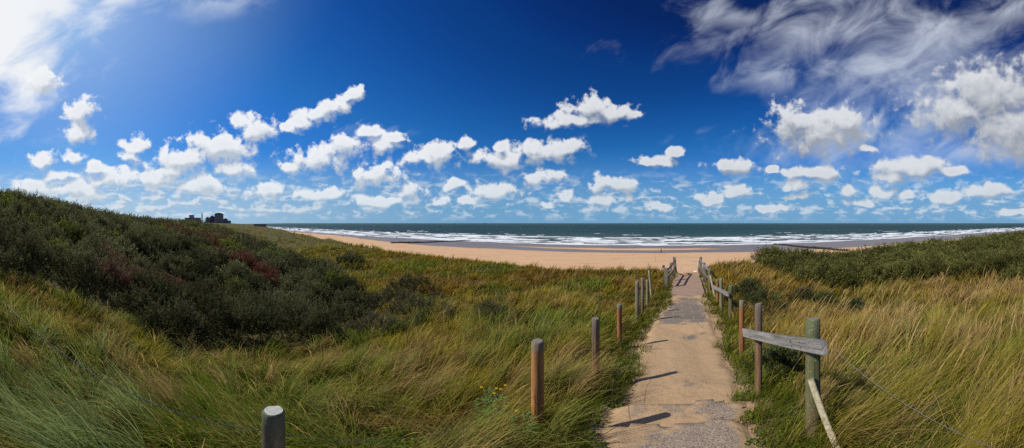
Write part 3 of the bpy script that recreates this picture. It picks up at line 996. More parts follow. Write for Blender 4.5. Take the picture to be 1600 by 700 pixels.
def person(x, y, rz, label, shirt, trouser, pose='walk', scale=1.0, group='people on the beach', hair=M_hair):
    root = empty('person', (x, y, gz(x, y)), rz); root.scale = (scale,) * 3
    tag(root, label, 'person', group)
    st = {'walk': .24, 'stand': .04}[pose]
    J = [(0, 0, .95, .14, .8), (0, 0, 1.15, .13, .75), (0, 0, 1.38, .15, .7), (0, 0, 1.50, .06), (0, .01, 1.58, .06), (0, .015, 1.66, .095), (0, .01, 1.73, .08),
         (.10, 0, .90, .10), (.11, st * .5, .50, .065), (.10, st * .55, .10, .04), (.11, st * .55 + .13, .04, .035),
         (-.10, 0, .90, .10), (-.11, -st * .3, .50, .065), (-.10, -st, .10, .04), (-.11, -st + .12, .04, .035),
         (.19, 0, 1.42, .06), (.25, -st * .4, 1.14, .042), (.26, -st * .2 + .05, .88, .032), (.26, -st * .2 + .08, .80, .035),
         (-.19, 0, 1.42, .06), (-.25, st * .4, 1.14, .042), (-.26, st * .6, .88, .032), (-.26, st * .7, .80, .035)]
    Ed = [(0, 1), (1, 2), (2, 3), (3, 4), (4, 5), (5, 6), (0, 7), (7, 8), (8, 9), (9, 10), (0, 11), (11, 12), (12, 13), (13, 14), (2, 15), (15, 16), (16, 17), (17, 18), (2, 19), (19, 20), (20, 21), (21, 22)]
    skin_figure('body', J, Ed, M_skin, root)
    g = .018
    s = [(0, 0, .93, .15 + g, .8), (0, 0, 1.15, .14 + g, .78), (0, 0, 1.38, .155 + g, .75), (.19, 0, 1.42, .068 + g), (.25, -st * .4, 1.16, .052 + g), (-.19, 0, 1.42, .068 + g), (-.25, st * .4, 1.16, .052 + g)]
    skin_figure('shirt', s, [(0, 1), (1, 2), (2, 3), (3, 4), (2, 5), (5, 6)], shirt, root)
    t = [(0, 0, .95, .15 + g, .8), (.10, 0, .88, .11 + g), (.11, st * .5, .50, .075 + g), (.10, st * .55, .16, .055 + g), (-.10, 0, .88, .11 + g), (-.11, -st * .3, .50, .075 + g), (-.10, -st, .16, .055 + g)]
    skin_figure('trousers', t, [(0, 1), (1, 2), (2, 3), (0, 4), (4, 5), (5, 6)], trouser, root)
    skin_figure('hair', [(0, -.015, 1.70, .098), (0, -.01, 1.765, .07), (0, -.05, 1.62, .06)], [(0, 1), (0, 2)], hair, root)
    return root


C = {n: flat_mat(n + '_cloth', c, .85, .15) for n, c in {
    'dark': (.03, .03, .035), 'navy': (.03, .045, .10), 'red': (.42, .04, .035), 'white': (.70, .69, .66), 'grey': (.22, .22, .22), 'blue': (.08, .17, .38), 'tan': (.42, .32, .22), 'pink': (.65, .32, .30)}.items()}


def at_beach(px, py):
    az = (px - 1020) / 8; t = math.tan(R((py - 348.7) / 8)); r = 150.0
    for _ in range(40):
        x, y = polar(az, r); r = .5 * r + .5 * (EYE - max(gz(x, y), 0)) / t
    return polar(az, r)


for (px, py, sh, tr, lab, pose, rz) in [
    (1033, 396, 'dark', 'dark', 'person in dark clothes walking alone along the runnel beyond the stairs', 'walk', 1.2),
    (460.5, 365.5, 'red', 'navy', 'person in a red top on the dry sand by the far dune foot', 'stand', 0),
    (481, 369, 'dark', 'grey', 'person in dark top, first of the pair standing on the far left sand', 'stand', 2),
    (484.5, 367.5, 'navy', 'dark', 'person in navy top, second of the pair standing on the far left sand', 'walk', 1.5),
    (536, 370.5, 'blue', 'dark', 'person in blue top walking the wet sand beyond the far pair', 'walk', 1.5),
    (562.5, 374.5, 'dark', 'tan', 'person in dark top with tan trousers near the inland end of the left groyne', 'stand', 0),
    (573, 371, 'pink', 'dark', 'person in pink top wading where foam meets wet sand left of the groyne', 'walk', -1.2),
    (620, 373.5, 'navy', 'dark', 'person in navy clothes on wet sand above the left groyne', 'walk', 1.4),
    (1511, 375.5, 'dark', 'dark', 'person in dark clothes on the thin sand strip beyond the right hedge', 'stand', 0),
]:
    x, y = at_beach(px, py)
    person(x, y, rz, lab, C[sh], C[tr], pose)

# person coming up beside the stairs
x, y = polar((1037 - 1020) / 8, 24.3)
person(x, y, PI + .3, 'dark haired person in a pale top just behind the left handrail', C['pink'], C['navy'], 'walk', 1.0)['group'] = ''
px_, py_ = polar((1009 - 1020) / 8, 25.2)
person(px_, py_, 1.0, 'dark haired person sunk behind the dune grass, one of two dark heads', C['dark'], C['dark'], 'stand', 1.0, 'pair behind the dune grass')
px_, py_ = polar((1015 - 1020) / 8, 25.0)
person(px_, py_, 2.0, 'dark clothed person behind the dune grass nearer to the leaning post', C['dark'], C['navy'], 'stand', 1.0, 'pair behind the dune grass')

# marker poles on the beach
M_pole = flat_mat('pole_grey', (.30, .27, .22), .6)
for (px, y0, y1, lab) in [(1024.3, 397, 408, 'thin pole on dry sand left of the stairs opening'), (1030.5, 391, 400, 'thin pole standing just left of the lone walker'), (1038.5, 389, 398, 'thin pole standing just right of the lone walker')]:
    x, y = at_beach(px, y1); r = math.hypot(x, y); g = gz(x, y)
    zt = EYE - r * math.tan(R((y0 - 348.7) / 8))
    bm = bmesh.new(); add_tube(bm, [(0, 0, -.3), (.01, 0, (zt - g) * .5), (0, 0, zt - g)], [.04, .04, .03], 8)
    add_tube(bm, [(0, 0, zt - g), (0, 0, zt - g + .05)], [.045, .02], 8)
    tag(link_mesh('marker_pole', bm_mesh('marker_pole', bm), M_pole, None, (x, y, g)), lab, 'pole', 'marker poles on the beach')

# pale metal goal-like frame on the sand
M_pm = flat_mat('pale_metal', (.58, .52, .44), .5, .1)
x, y = at_beach(1077, 425); r = math.hypot(x, y); g = gz(x, y)
fr = empty('play_frame', (x, y, g), -R(7)); tag(fr, 'pale metal frame with hanging bars standing on the sand beyond the stairs', 'frame')
w = r * R(25 / 8) / 2; h = r * (math.tan(R((425 - 348.7) / 8)) - math.tan(R((409 - 348.7) / 8)))
for s in (-1, 1):
    bm = bmesh.new(); add_tube(bm, [(s * w * 1.15, 0, -.2), (s * w, 0, h)], .028, 8)
    link_mesh('leg', bm_mesh('leg', bm, True), M_pm, fr)
    bm = bmesh.new(); add_tube(bm, [(s * w * 1.05, 2.2, -.2), (s * w, .05, h)], .028, 8)
    link_mesh('leg', bm_mesh('leg', bm, True), M_pm, fr)
bm = bmesh.new(); add_tube(bm, [(-w * 1.02, 0, h), (w * 1.02, 0, h)], .03, 8); link_mesh('crossbar', bm_mesh('crossbar', bm, True), M_pm, fr)
for i in range(6):
    xx = -w * .8 + i * w * .32
    bm = bmesh.new(); add_tube(bm, [(xx, 0, h), (xx, 0, h * .62)], .016, 6); link_mesh('hanging_bar', bm_mesh('hanging_bar', bm, True), M_pm, fr)

# white beach bag by the right handrail
M_wh = flat_mat('white_canvas', (.78, .77, .74), .8, .06)
x, y = at_beach(1087, 428.5); g = gz(x, y)
bm = bmesh.new(); add_box(bm, -.42, .42, -.22, .22, 0, .62, .09)
for v in bm.verts: v.co.x *= 1 - .25 * v.co.z; v.co.y *= 1 - .5 * v.co.z
bag = link_mesh('beach_bag', bm_mesh('beach_bag', bm, True), M_wh, None, (x, y, g)); tag(bag, 'white beach bag on the sand by the right handrail', 'bag')
bm = bmesh.new(); add_tube(bm, [(-.18, 0, .55), (-.14, 0, .80), (0, 0, .88), (.14, 0, .80), (.18, 0, .55)], .02, 6)
link_mesh('handle', bm_mesh('handle', bm, True), M_wh, bag)

# ship on the horizon
M_hull = flat_mat('ship_hull', (.05, .07, .09), .5); M_sup = flat_mat('ship_white', (.25, .28, .3), .5)
x, y = polar((758 - 1020) / 8, 7800)
sp = empty('cargo_ship', (x, y, 0), R(10)); tag(sp, 'tiny dark cargo ship far out on the horizon', 'ship')
bm = bmesh.new()
hv = []
for (sx, w, z) in [(-45, 6, 0), (-45, 8, 7), (38, 8, 7), (50, 1, 9), (42, 1, 0), (34, 6, 0)]: hv.append((sx, w, z))
a = [bm.verts.new((q[0], -q[1], q[2])) for q in hv]; b = [bm.verts.new((q[0], q[1], q[2])) for q in hv]
for i in range(6): bm.faces.new((a[i], a[(i + 1) % 6], b[(i + 1) % 6], b[i]))
bm.faces.new(a); bm.faces.new(b[::-1])
link_mesh('hull', bm_mesh('hull', bm), M_hull, sp)
bm = bmesh.new(); add_box(bm, -42, -28, -7, 7, 7.1, 19); add_box(bm, -39, -33, -3, 3, 19.05, 24); link_mesh('superstructure', bm_mesh('superstructure', bm), M_sup, sp)

# ------------------------------------------------------------------ town on the far dune
M_bl = flat_mat('dark_brick', (.20, .155, .14), .9, .2, .2); M_bg = flat_mat('grey_render', (.34, .34, .34), .9, .1, .2)
M_rf = flat_mat('slate_roof', (.075, .075, .085), .8, .2, .3); M_gl = flat_mat('window_glass', (.32, .33, .36), .2, .3)
M_rd = flat_mat('red_brown_cladding', (.20, .075, .055), .8, .2, .3)
RB = 560.0
PXM = RB * R(1 / 8)     # metres per 1/8 degree at the town


def building(name, px0, px1, ytop, ybase, mat, label, roof='flat', floors=3, cols=4, depth_=14, r=RB, cat='building', group='buildings on the far dune', roofm=None):
    pxc = (px0 + px1) / 2; az = (pxc - 1020) / 8; x, y = polar(az, r); s = r * R(1 / 8)
    w = (px1 - px0) * s; zb = EYE + (348.7 - ybase) * s; zt = EYE + (348.7 - ytop) * s
    g = min(gz(x, y), zb) - 2
    root = empty(name, (x, y, g), -R(az)); tag(root, label, cat, group)
    H = zt - g; rh = {'flat': .8, 'gable': H * .25, 'arch': 3.2}[roof]
    hw = H - rh; d = depth_
    bm = bmesh.new(); add_box(bm, -w / 2, w / 2, 0, d, 0, hw); link_mesh('wall', bm_mesh('wall', bm), mat, root)
    bm = bmesh.new()
    if roof == 'flat': add_box(bm, -w / 2 - .3, w / 2 + .3, -.3, d + .3, hw + .003, H)
    else:
        n = 2 if roof == 'gable' else 10
        pr = [(-w / 2 - .4 + (w + .8) * i / n, (rh * (1 - abs(2 * i / n - 1))) if roof == 'gable' else rh * math.sin(PI * i / n) ** .6) for i in range(n + 1)]
        a = [bm.verts.new((q, -.4, hw + .003 + z)) for q, z in pr]; b = [bm.verts.new((q, d + .4, hw + .003 + z)) for q, z in pr]
        for i in range(n): bm.faces.new((a[i], a[i + 1], b[i + 1], b[i]))
        bm.faces.new(a[::-1]); bm.faces.new(b)
    link_mesh('roof', bm_mesh('roof', bm), roofm or M_rf, root)
    vis = zb - g
    for f in range(floors):
        for c_ in range(cols):
            cw = w / cols; fh = (hw - vis) / floors
            x0 = -w / 2 + cw * (c_ + .22); z0 = vis + fh * (f + .3)
            bm = bmesh.new(); add_box(bm, x0, x0 + cw * .56, -.06, .1, z0, z0 + fh * .5)
            link_mesh('window', bm_mesh('window', bm), M_gl, root)
    return root


building('long_building', 288.5, 314, 340.2, 344, M_bl, 'long low dark building at the left end of the far town', 'flat', 1, 8, 12)
building('apartment_block', 295.5, 303.5, 335.8, 341, M_bg, 'light grey boxy block rising above the long low building', 'flat', 2, 3, 12, RB + 25)
building('terraced_house', 321, 328, 338.6, 345, M_bl, 'dark house with a pitched roof right of the church spire', 'gable', 2, 2)
building('terraced_house', 327.5, 336, 336.4, 345.5, M_bl, 'darker taller house adjoining the large arched roof hotel', 'gable', 2, 3, 14, RB + 6)
building('hotel', 335, 349.2, 332.6, 346.5, M_bl, 'large dark hotel with a curved roof on top of the far dune', 'arch', 4, 5, 20, RB - 6)
building('villa', 348.5, 356, 340.6, 348, M_bl, 'low dark villa stepping down right of the hotel', 'gable', 1, 3, 12, RB - 4)
building('villa', 355, 361, 344.0, 349.5, M_bl, 'smallest villa at the right end of the far town', 'gable', 1, 2, 10, RB - 8)
# church
az = (315.7 - 1020) / 8; x, y = polar(az, RB + 40); s = (RB + 40) * R(1 / 8); g = min(gz(x, y), EYE) - 1
ch = empty('church', (x, y, g), -R(az)); tag(ch, 'slender dark church spire between the long building and the hotel', 'church', 'buildings on the far dune')
zt = EYE + (348.7 - 337.5) * s - g; ztip = EYE + (348.7 - 331.2) * s - g
bm = bmesh.new(); add_box(bm, -1.1, 1.1, -1.1, 1.1, 0, zt); link_mesh('tower', bm_mesh('tower', bm), M_bl, ch)
bm = bmesh.new(); bmesh.ops.create_cone(bm, cap_ends=True, segments=8, radius1=1.5, radius2=.08, depth=ztip - zt, matrix=Matrix.Translation((0, 0, (zt + ztip) / 2 + .003))); link_mesh('spire', bm_mesh('spire', bm), M_rf, ch)
# beach pavilion on stilts
pv = building('beach_pavilion', 397, 416, 350.2, 355.5, M_rd, 'red brown flat roofed pavilion where the far dune meets the sea', 'flat', 1, 7, 10, 430, 'pavilion', None, M_rd)


# ------------------------------------------------------------------ vegetation masks
def pl(x, y): return np.degrees(np.arctan2(x, y)), np.hypot(x, y)


def thicket_left(x, y):
    az, r = pl(x, y)
    near = np.interp(az, [-180, -127, -115, -102, -90, -77, -67, -60, -57, -56], [11, 9.0, 8.4, 8.0, 7.9, 8.0, 7.8, 8.3, 11, 90])
    far = np.interp(az, [-180, -90, -87, -84, -77, -71, -65, -61, -57, -56], [130, 130, 80, 58, 37, 29, 24, 17, 13.5, 0])
    near = near + (fbm(x / 2, y / 2, 201, 2) - .5) * 2.2; far = far * (1 + (fbm(x / 4, y / 4, 202, 2) - .5) * .35)
    return (r > near) & (r < far)


def thicket_right(x, y):
    az, r = pl(x, y)
    near = np.interp(az, [20.5, 22, 25, 30, 45, 52, 66, 72, 76, 120], [90, 18.5, 16.5, 14.8, 13.8, 14.6, 15.5, 13, 12, 12])
    far = np.interp(az, [21, 23, 30, 50, 72, 120], [20, 24, 26, 32, 44, 60])
    near = near + (fbm(x / 2, y / 2, 203, 2) - .5) * 1.6
    return (r > near) & (r < far) & (az > 20.5) & (az < 120)


# ------------------------------------------------------------------ leafy shrubs
def leaf_mat():
    m, k, out = new_mat('shrub_leaves')
    a = k.node('ShaderNodeAttribute', attribute_name='tint').outputs['Color']
    p = k.node('ShaderNodeBsdfPrincipled'); k.set(p.inputs['Base Color'], a); p.inputs['Roughness'].default_value = .9; p.inputs['Specular IOR Level'].default_value = .06
    t = k.node('ShaderNodeBsdfTranslucent'); k.set(t.inputs[0], a)
    mx = k.node('ShaderNodeMixShader'); mx.inputs[0].default_value = .38
    k.l.new(p.outputs[0], mx.inputs[1]); k.l.new(t.outputs[0], mx.inputs[2]); k.l.new(mx.outputs[0], out.inputs[0])
    return m


LEAF = leaf_mat()
M_twig = flat_mat('twig_bark', (.06, .045, .032), .9)


def shrub_leaves(cx, cy, cz, rad, hgt, base, L, nleaf, g):
    """leaf quads on upright sprigs over one dome; returns verts, cols"""
    ns = max(6, nleaf // 9)
    th = g.random(ns) * 2 * PI; u = g.random(ns) ** .6
    # lobed dome
    lob = 1 + .25 * np.sin(th * 3 + cx * 5) + .15 * np.sin(th * 5 + cy * 3)
    sx = np.cos(th) * u * rad * lob; sy = np.sin(th) * u * rad * lob
    top = hgt * np.sqrt(np.clip(1 - (u * .97) ** 2, 0, 1)) * (.45 + 1.1 * fbm((cx + sx) * 3.2, (cy + sy) * 3.2, 77, 3))
    lev = g.random(ns) ** .45
    sz = top * (.25 + .75 * lev)
    dx = np.cos(th) * u * .7 + g.normal(0, .3, ns); dy = np.sin(th) * u * .7 + g.normal(0, .3, ns); dz = .75 + g.random(ns) * .6
    D = np.stack([dx, dy, dz], -1); D /= np.linalg.norm(D, axis=1, keepdims=True)
    S = np.stack([sx + cx, sy + cy, sz + cz], -1)
    sl = L * (2.6 + 1.6 * g.random(ns))
    k = 9
    t = (np.arange(k) / k)[None, :] + g.random((ns, k)) * .1
    P = S[:, None] + D[:, None] * (t * sl[:, None])[..., None]
    q = g.normal(0, 1, (ns, k, 3)); q -= (q * D[:, None]).sum(-1, keepdims=True) * D[:, None]; q /= np.linalg.norm(q, axis=-1, keepdims=True) + 1e-6
    ld = D[:, None] * .75 + q * .75; ld /= np.linalg.norm(ld, axis=-1, keepdims=True)
    ll = L * (.7 + .6 * g.random((ns, k)))
    side = np.cross(ld, g.normal(0, 1, (ns, k, 3))); side /= np.linalg.norm(side, axis=-1, keepdims=True) + 1e-6
    P = P.reshape(-1, 3); ld = ld.reshape(-1, 3); side = side.reshape(-1, 3); ll = ll.reshape(-1, 1)
    w = ll * .17
    V = np.stack([P, P + ld * ll * .5 + side * w, P + ld * ll, P + ld * ll * .5 - side * w], 1)
    n = len(P)
    depthf = np.repeat(.16 + 1.15 * lev ** 2.2, k) * (.8 + .4 * g.random(n))  # inner leaves darkened, outer ones brightened: shade and sun put into leaf colour
    tipf = np.tile(.65 + .75 * np.arange(k) / k, ns)  # brighter toward the sprig tip, a sunlit highlight painted in
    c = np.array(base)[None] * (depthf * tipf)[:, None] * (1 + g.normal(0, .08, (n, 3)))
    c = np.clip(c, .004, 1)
    return V.reshape(-1, 3), np.repeat(c, 4, axis=0)


def shrub_cloud(name, shrubs, label, cat, kind=None, parent=None):
    Vs, Cs = [], []
    for s in shrubs:
        v, c = shrub_leaves(*s, rng); Vs.append(v); Cs.append(c)
    V = np.concatenate(Vs); Cc = np.concatenate(Cs)
    F = np.arange(len(V)).reshape(-1, 4)
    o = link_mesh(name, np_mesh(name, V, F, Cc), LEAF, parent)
    if parent is None: tag(o, label, cat, None, kind)
    print(name, 'leaves', len(F))
    return o


def scatter(maskf, azr, rr_, sp0, grow):
    pts = []
    r = rr_[0]
    while r < rr_[1]:
        sp = sp0 + grow * max(0, r - 15)
        n = int(R(azr[1] - azr[0]) * r / sp)
        for i in range(n):
            a = azr[0] + (azr[1] - azr[0]) * (i + rng.random()) / n
            q = r + rng.uniform(-.5, .5) * sp
            pts.append((q * math.sin(R(a)), q * math.cos(R(a)), q, a, sp))
        r += sp * .85
    P = np.array(pts)
    return P[maskf(P[:, 0], P[:, 1])]


def colour_left(a, r, x, y):
    base = np.array([.108, .108, .046])
    n = float(vnoise(np.array([x / 2.5]), np.array([y / 2.5]), 301)[0])
    base = base * (.55 + .8 * n) * random.uniform(.75, 1.25)
    # red-leaved roses in a band running down the slope
    rr0 = np.interp(a, [-96, -90, -86, -82, -77, -73], [50, 42, 34, 25, 18, 14])
    if -97 < a < -72 and abs(math.log(r / rr0)) < .26 and random.random() < .7: base = np.array([.160, .066, .040]) * random.uniform(.5, 1.1)
    rr1 = np.interp(a, [-112, -100, -94], [12, 13, 15])
    if -108 < a < -94 and abs(math.log(r / rr1)) < .16 and random.random() < .5: base = np.array([.17, .085, .058])
    if (random.random() < .05 and r > 10) or (r > 20 and float(vnoise(np.array([x / 4.]), np.array([y / 4.]), 305)[0]) > .70 and random.random() < .7): base = np.array([.15, .17, .030])
    if r > 45: base = base * .6 + np.array([.10, .10, .034]) * .45
    return base


def build_thickets():
    S = scatter(thicket_left, (-165, -56), (7.5, 130), 1.2, .035)
    sh = []
    for x, y, r, a, sp in S:
        rad = sp * random.uniform(.5, .85); h = random.uniform(.6, 1.5) if r < 25 else random.uniform(.7, 1.25)
        if r > 45: h *= .8
        L = max(.068, .0066 * r)
        n = int(2.1 * 2.2 * rad * h * 3 / (L * L * .34)); n = min(n, 4200)
        sh.append((x, y, gz(x, y) - .05, rad, h, colour_left(a, r, x, y), L, n))
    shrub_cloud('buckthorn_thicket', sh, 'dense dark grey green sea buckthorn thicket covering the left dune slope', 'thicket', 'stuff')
    S = scatter(thicket_right, (20, 100), (12, 50), 1.05, .03)
    sh = []
    for x, y, r, a, sp in S:
        rad = sp * random.uniform(.6, .9); h = random.uniform(.55, 1.15) * (.72 if a > 56 else 1)
        L = max(.062, .0062 * r); n = min(4200, int(2.3 * 2.2 * rad * h * 3 / (L * L * .34)))
        nn = .7 + .6 * float(vnoise(np.array([x / 2.]), np.array([y / 2.]), 302)[0])
        sh.append((x, y, gz(x, y) - .05, rad, h, np.array([.115, .115, .032]) * nn * random.uniform(.75, 1.3), L, n))
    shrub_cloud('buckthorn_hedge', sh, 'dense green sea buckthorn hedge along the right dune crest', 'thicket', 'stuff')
    # single shrubs in the grass
    for (px, r, rad, h, lab, col) in [
        (612, 11.5, 1.15, .9, 'low grey green shrub in the grass right of the big thicket', (.050, .050, .028)),
        (655, 9.6, 1.0, .85, 'wide loose grey shrub growing mid slope in the left grass', (.060, .056, .034)),
        (640, 14.5, 1.1, .95, 'dark rounded shrub uphill behind the wide loose grey shrub', (.044, .048, .022)),
        (590, 8.2, .85, .75, 'ragged grey shrub close to the edge of the big thicket', (.058, .056, .036)),
        (548, 27, 1.3, .9, 'small dark shrub on the far olive slope near the beach', (.045, .050, .022)),
        (770, 8.2, .6, .6, 'small grey green shrub alone in the grass left of the posts', (.055, .060, .032)),
        (1193, 8.8, .75, .85, 'dark green shrub directly behind the slim posts right of the path', (.040, .052, .020)),
        (1170, 10.8, .55, .70, 'small dark green shrub right of the low rail fence', (.040, .052, .020)),
        (1255, 10.8, .42, .45, 'small dark shrub in the straw coloured grass', (.046, .052, .024)),
        (1290, 10.5, .42, .42, 'small green shrub below the hedge in yellow grass', (.046, .058, .022)),
        (1335, 9.8, .38, .40, 'sparse olive shrub halfway between hedge and mossy post', (.050, .058, .026)),
        (1215, 4.3, .34, .42, 'low leafy shrub under the grey rail', (.045, .060, .022)),
        (1425, 8.4, .4, .35, 'little dark shrub in the right hand green grass', (.045, .056, .024)),
    ]:
        x, y = polar((px - 1020) / 8, r); g = gz(x, y)
        root = empty('shrub', (x, y, g)); tag(root, lab, 'shrub', 'single shrubs in the dune grass')
        col = tuple(c * 1.75 for c in col); L = max(.045, .0058 * r); n = min(3800, int(2.2 * 2.2 * rad * h * 3 / (L * L * .34)))
        v, c = shrub_leaves(0, 0, 0, rad, h, col, L, n, rng)
        link_mesh('foliage', np_mesh('foliage', v, np.arange(len(v)).reshape(-1, 4), c), LEAF, root)
        bm = bmesh.new()
        for i in range(7):
            a = i * .9; add_tube(bm, [(0, 0, -.05), (math.cos(a) * rad * .25, math.sin(a) * rad * .25, h * .35), (math.cos(a) * rad * .5, math.sin(a) * rad * .5, h * .75)], [.014, .009, .004], 5)
        link_mesh('stem', bm_mesh('stem', bm), M_twig, root)


build_thickets()


# ------------------------------------------------------------------ grass
def grass_mat():
    m, k, out = new_mat('marram_grass')
    a = k.node('ShaderNodeAttribute', attribute_name='tint').outputs['Color']
    p = k.node('ShaderNodeBsdfPrincipled'); k.set(p.inputs['Base Color'], a); p.inputs['Roughness'].default_value = .8; p.inputs['Specular IOR Level'].default_value = .07
    t = k.node('ShaderNodeBsdfTranslucent'); k.set(t.inputs[0], a)
    mx = k.node('ShaderNodeMixShader'); mx.inputs[0].default_value = .45
    k.l.new(p.outputs[0], mx.inputs[1]); k.l.new(t.outputs[0], mx.inputs[2]); k.l.new(mx.outputs[0], out.inputs[0])
    return m


GM = grass_mat()
PXR = .00341   # radians of one picture pixel


def blades(x, y, L, wid, lean_az, lean, seg, c0, c1, zoff=0.0):
    """arching blades; lean = how far the tip travels sideways relative to its length; arrays of n"""
    n = len(x); z = ground_z(x, y) - .02 + zoff
    t = np.linspace(0, 1, seg + 1)[None]
    dirx = np.sin(lean_az)[:, None]; diry = np.cos(lean_az)[:, None]
    # angle from vertical grows along the blade
    th0 = lean[:, None] * .25; th1 = lean[:, None] * 1.9
    ang = th0 + (th1 - th0) * t ** 1.2
    ds = L[:, None] / seg
    am = (ang[:, 1:] + ang[:, :-1]) / 2
    hx = np.concatenate([np.zeros((n, 1)), np.cumsum(np.sin(am) * ds, 1)], 1)
    hz = np.concatenate([np.zeros((n, 1)), np.cumsum(np.cos(am) * ds, 1)], 1)
    X = x[:, None] + hx * dirx; Y = y[:, None] + hx * diry; Z = z[:, None] + hz
    # width direction: mostly facing outwards at random
    wa = rng.random(n) * PI
    wx = np.cos(wa)[:, None]; wy = np.sin(wa)[:, None]
    wd = wid[:, None] * (1 - t ** 1.6 * .85) * .5
    A = np.stack([X - wx * wd, Y - wy * wd, Z], -1); B = np.stack([X + wx * wd, Y + wy * wd, Z], -1)
    V = np.stack([A, B], 2)            # n, seg+1, 2, 3
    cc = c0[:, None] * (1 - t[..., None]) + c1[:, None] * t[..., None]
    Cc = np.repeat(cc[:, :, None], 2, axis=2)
    idx = np.arange(n * (seg + 1) * 2).reshape(n, seg + 1, 2)
    F = np.stack([idx[:, :-1, 0], idx[:, :-1, 1], idx[:, 1:, 1], idx[:, 1:, 0]], -1).reshape(-1, 4)
    return V.reshape(-1, 3), Cc.reshape(-1, 3), F


def wind(x, y):
    """direction the blades lean to (radians from +Y clockwise)"""
    az = np.degrees(np.arctan2(x, y)); w = sstep(0, 50, az)
    return R(80) + R(38) * w + (fbm(x / 3.5, y / 3.5, 401, 3) - .5) * (4.2 - 2.4 * w)


GREEN = np.array([.170, .245, .018]); OLIVE = np.array([.33, .27, .020]); STRAW = np.array([.62, .43, .155]); BROWN = np.array([.32, .17, .055]); BLUE = np.array([.24, .30, .13]); ORANGE = np.array([.44, .25, .022])


def grass_colour(x, y, n):
    """base colour from patches, by place"""
    az, r = pl(x, y)
    a = fbm(x / 2.4, y / 2.4, 411, 4); b = fbm(x / 1.1 + 40, y / 1.1, 412, 3); c = fbm(x / 6, y / 6 + 9, 413, 3)
    right = sstep(8, 30, az)
    g = sstep(.40, .60, a)[:, None]
    g = np.clip(g + (.35 * sstep(-40, -80, az) * (1 - sstep(6, 14, r)))[:, None], 0, 1)
    col = GREEN * g + OLIVE * (1 - g)
    o = (sstep(.42, .60, c) * .85 * (1 - right * .4))[:, None]
    col = col * (1 - o) + ORANGE * .85 * o
    s = np.clip(sstep(.56 - .10 * right, .74 - .10 * right, b) * (.55 + .4 * right), 0, 1)[:, None]
    s = np.where(rng.random((n, 1)) < s, 1.0, s * .25)
    dead = np.where(rng.random((n, 1)) < .35, BROWN, STRAW * .75)
    col = col * (1 - s) + dead * s
    farf = sstep(22, 60, r)[:, None]
    col = col * (1 - farf) + (np.array([.26, .225, .022]) * (.6 + .8 * a[:, None])) * farf
    nearp = sstep(-1.2, -.1, corridor(x, y))[:, None] * .75
    col = col * (1 - nearp) + np.array([.17, .235, .022]) * nearp
    left = sstep(-50, -85, az)[:, None] * (1 - farf)
    col = col * (1 - .12 * left)
    return col * (.75 + .5 * rng.random((n, 1))) * (1 + rng.normal(0, .05, (n, 3)))


def place(n, r0, r1, az0=-142, az1=88, clump=0.0, csize=.12):
    if clump:
        m = int(n / clump)
        a = rng.uniform(az0, az1, m); r = np.exp(rng.uniform(math.log(r0), math.log(r1), m))
        x = r * np.sin(np.radians(a)); y = r * np.cos(np.radians(a)); k = int(clump)
        cid = np.repeat(np.arange(m), k)
        s = csize * (1 + r / 25)
        x = np.repeat(x, k) + rng.normal(0, 1, m * k) * np.repeat(s, k); y = np.repeat(y, k) + rng.normal(0, 1, m * k) * np.repeat(s, k)
        return x, y, cid, m
    a = rng.uniform(az0, az1, n); r = np.exp(rng.uniform(math.log(r0), math.log(r1), n))
    return r * np.sin(np.radians(a)), r * np.cos(np.radians(a)), None, 0


def keep_mask(x, y, path_gap):
    az, r = pl(x, y)
    t = (y - edge_y(x)) / (13 + np.abs(x) * .04)
    inth = (thicket_left(x, y) | thicket_right(x, y)) & (rng.random(len(x)) > .05)
    edge = path_gap + (fbm(x * 1.6, y * 1.6, 421, 3) - .5) * .75
    return (corridor(x, y) < -edge) & (t < .55) & ~inth & (r > .95)


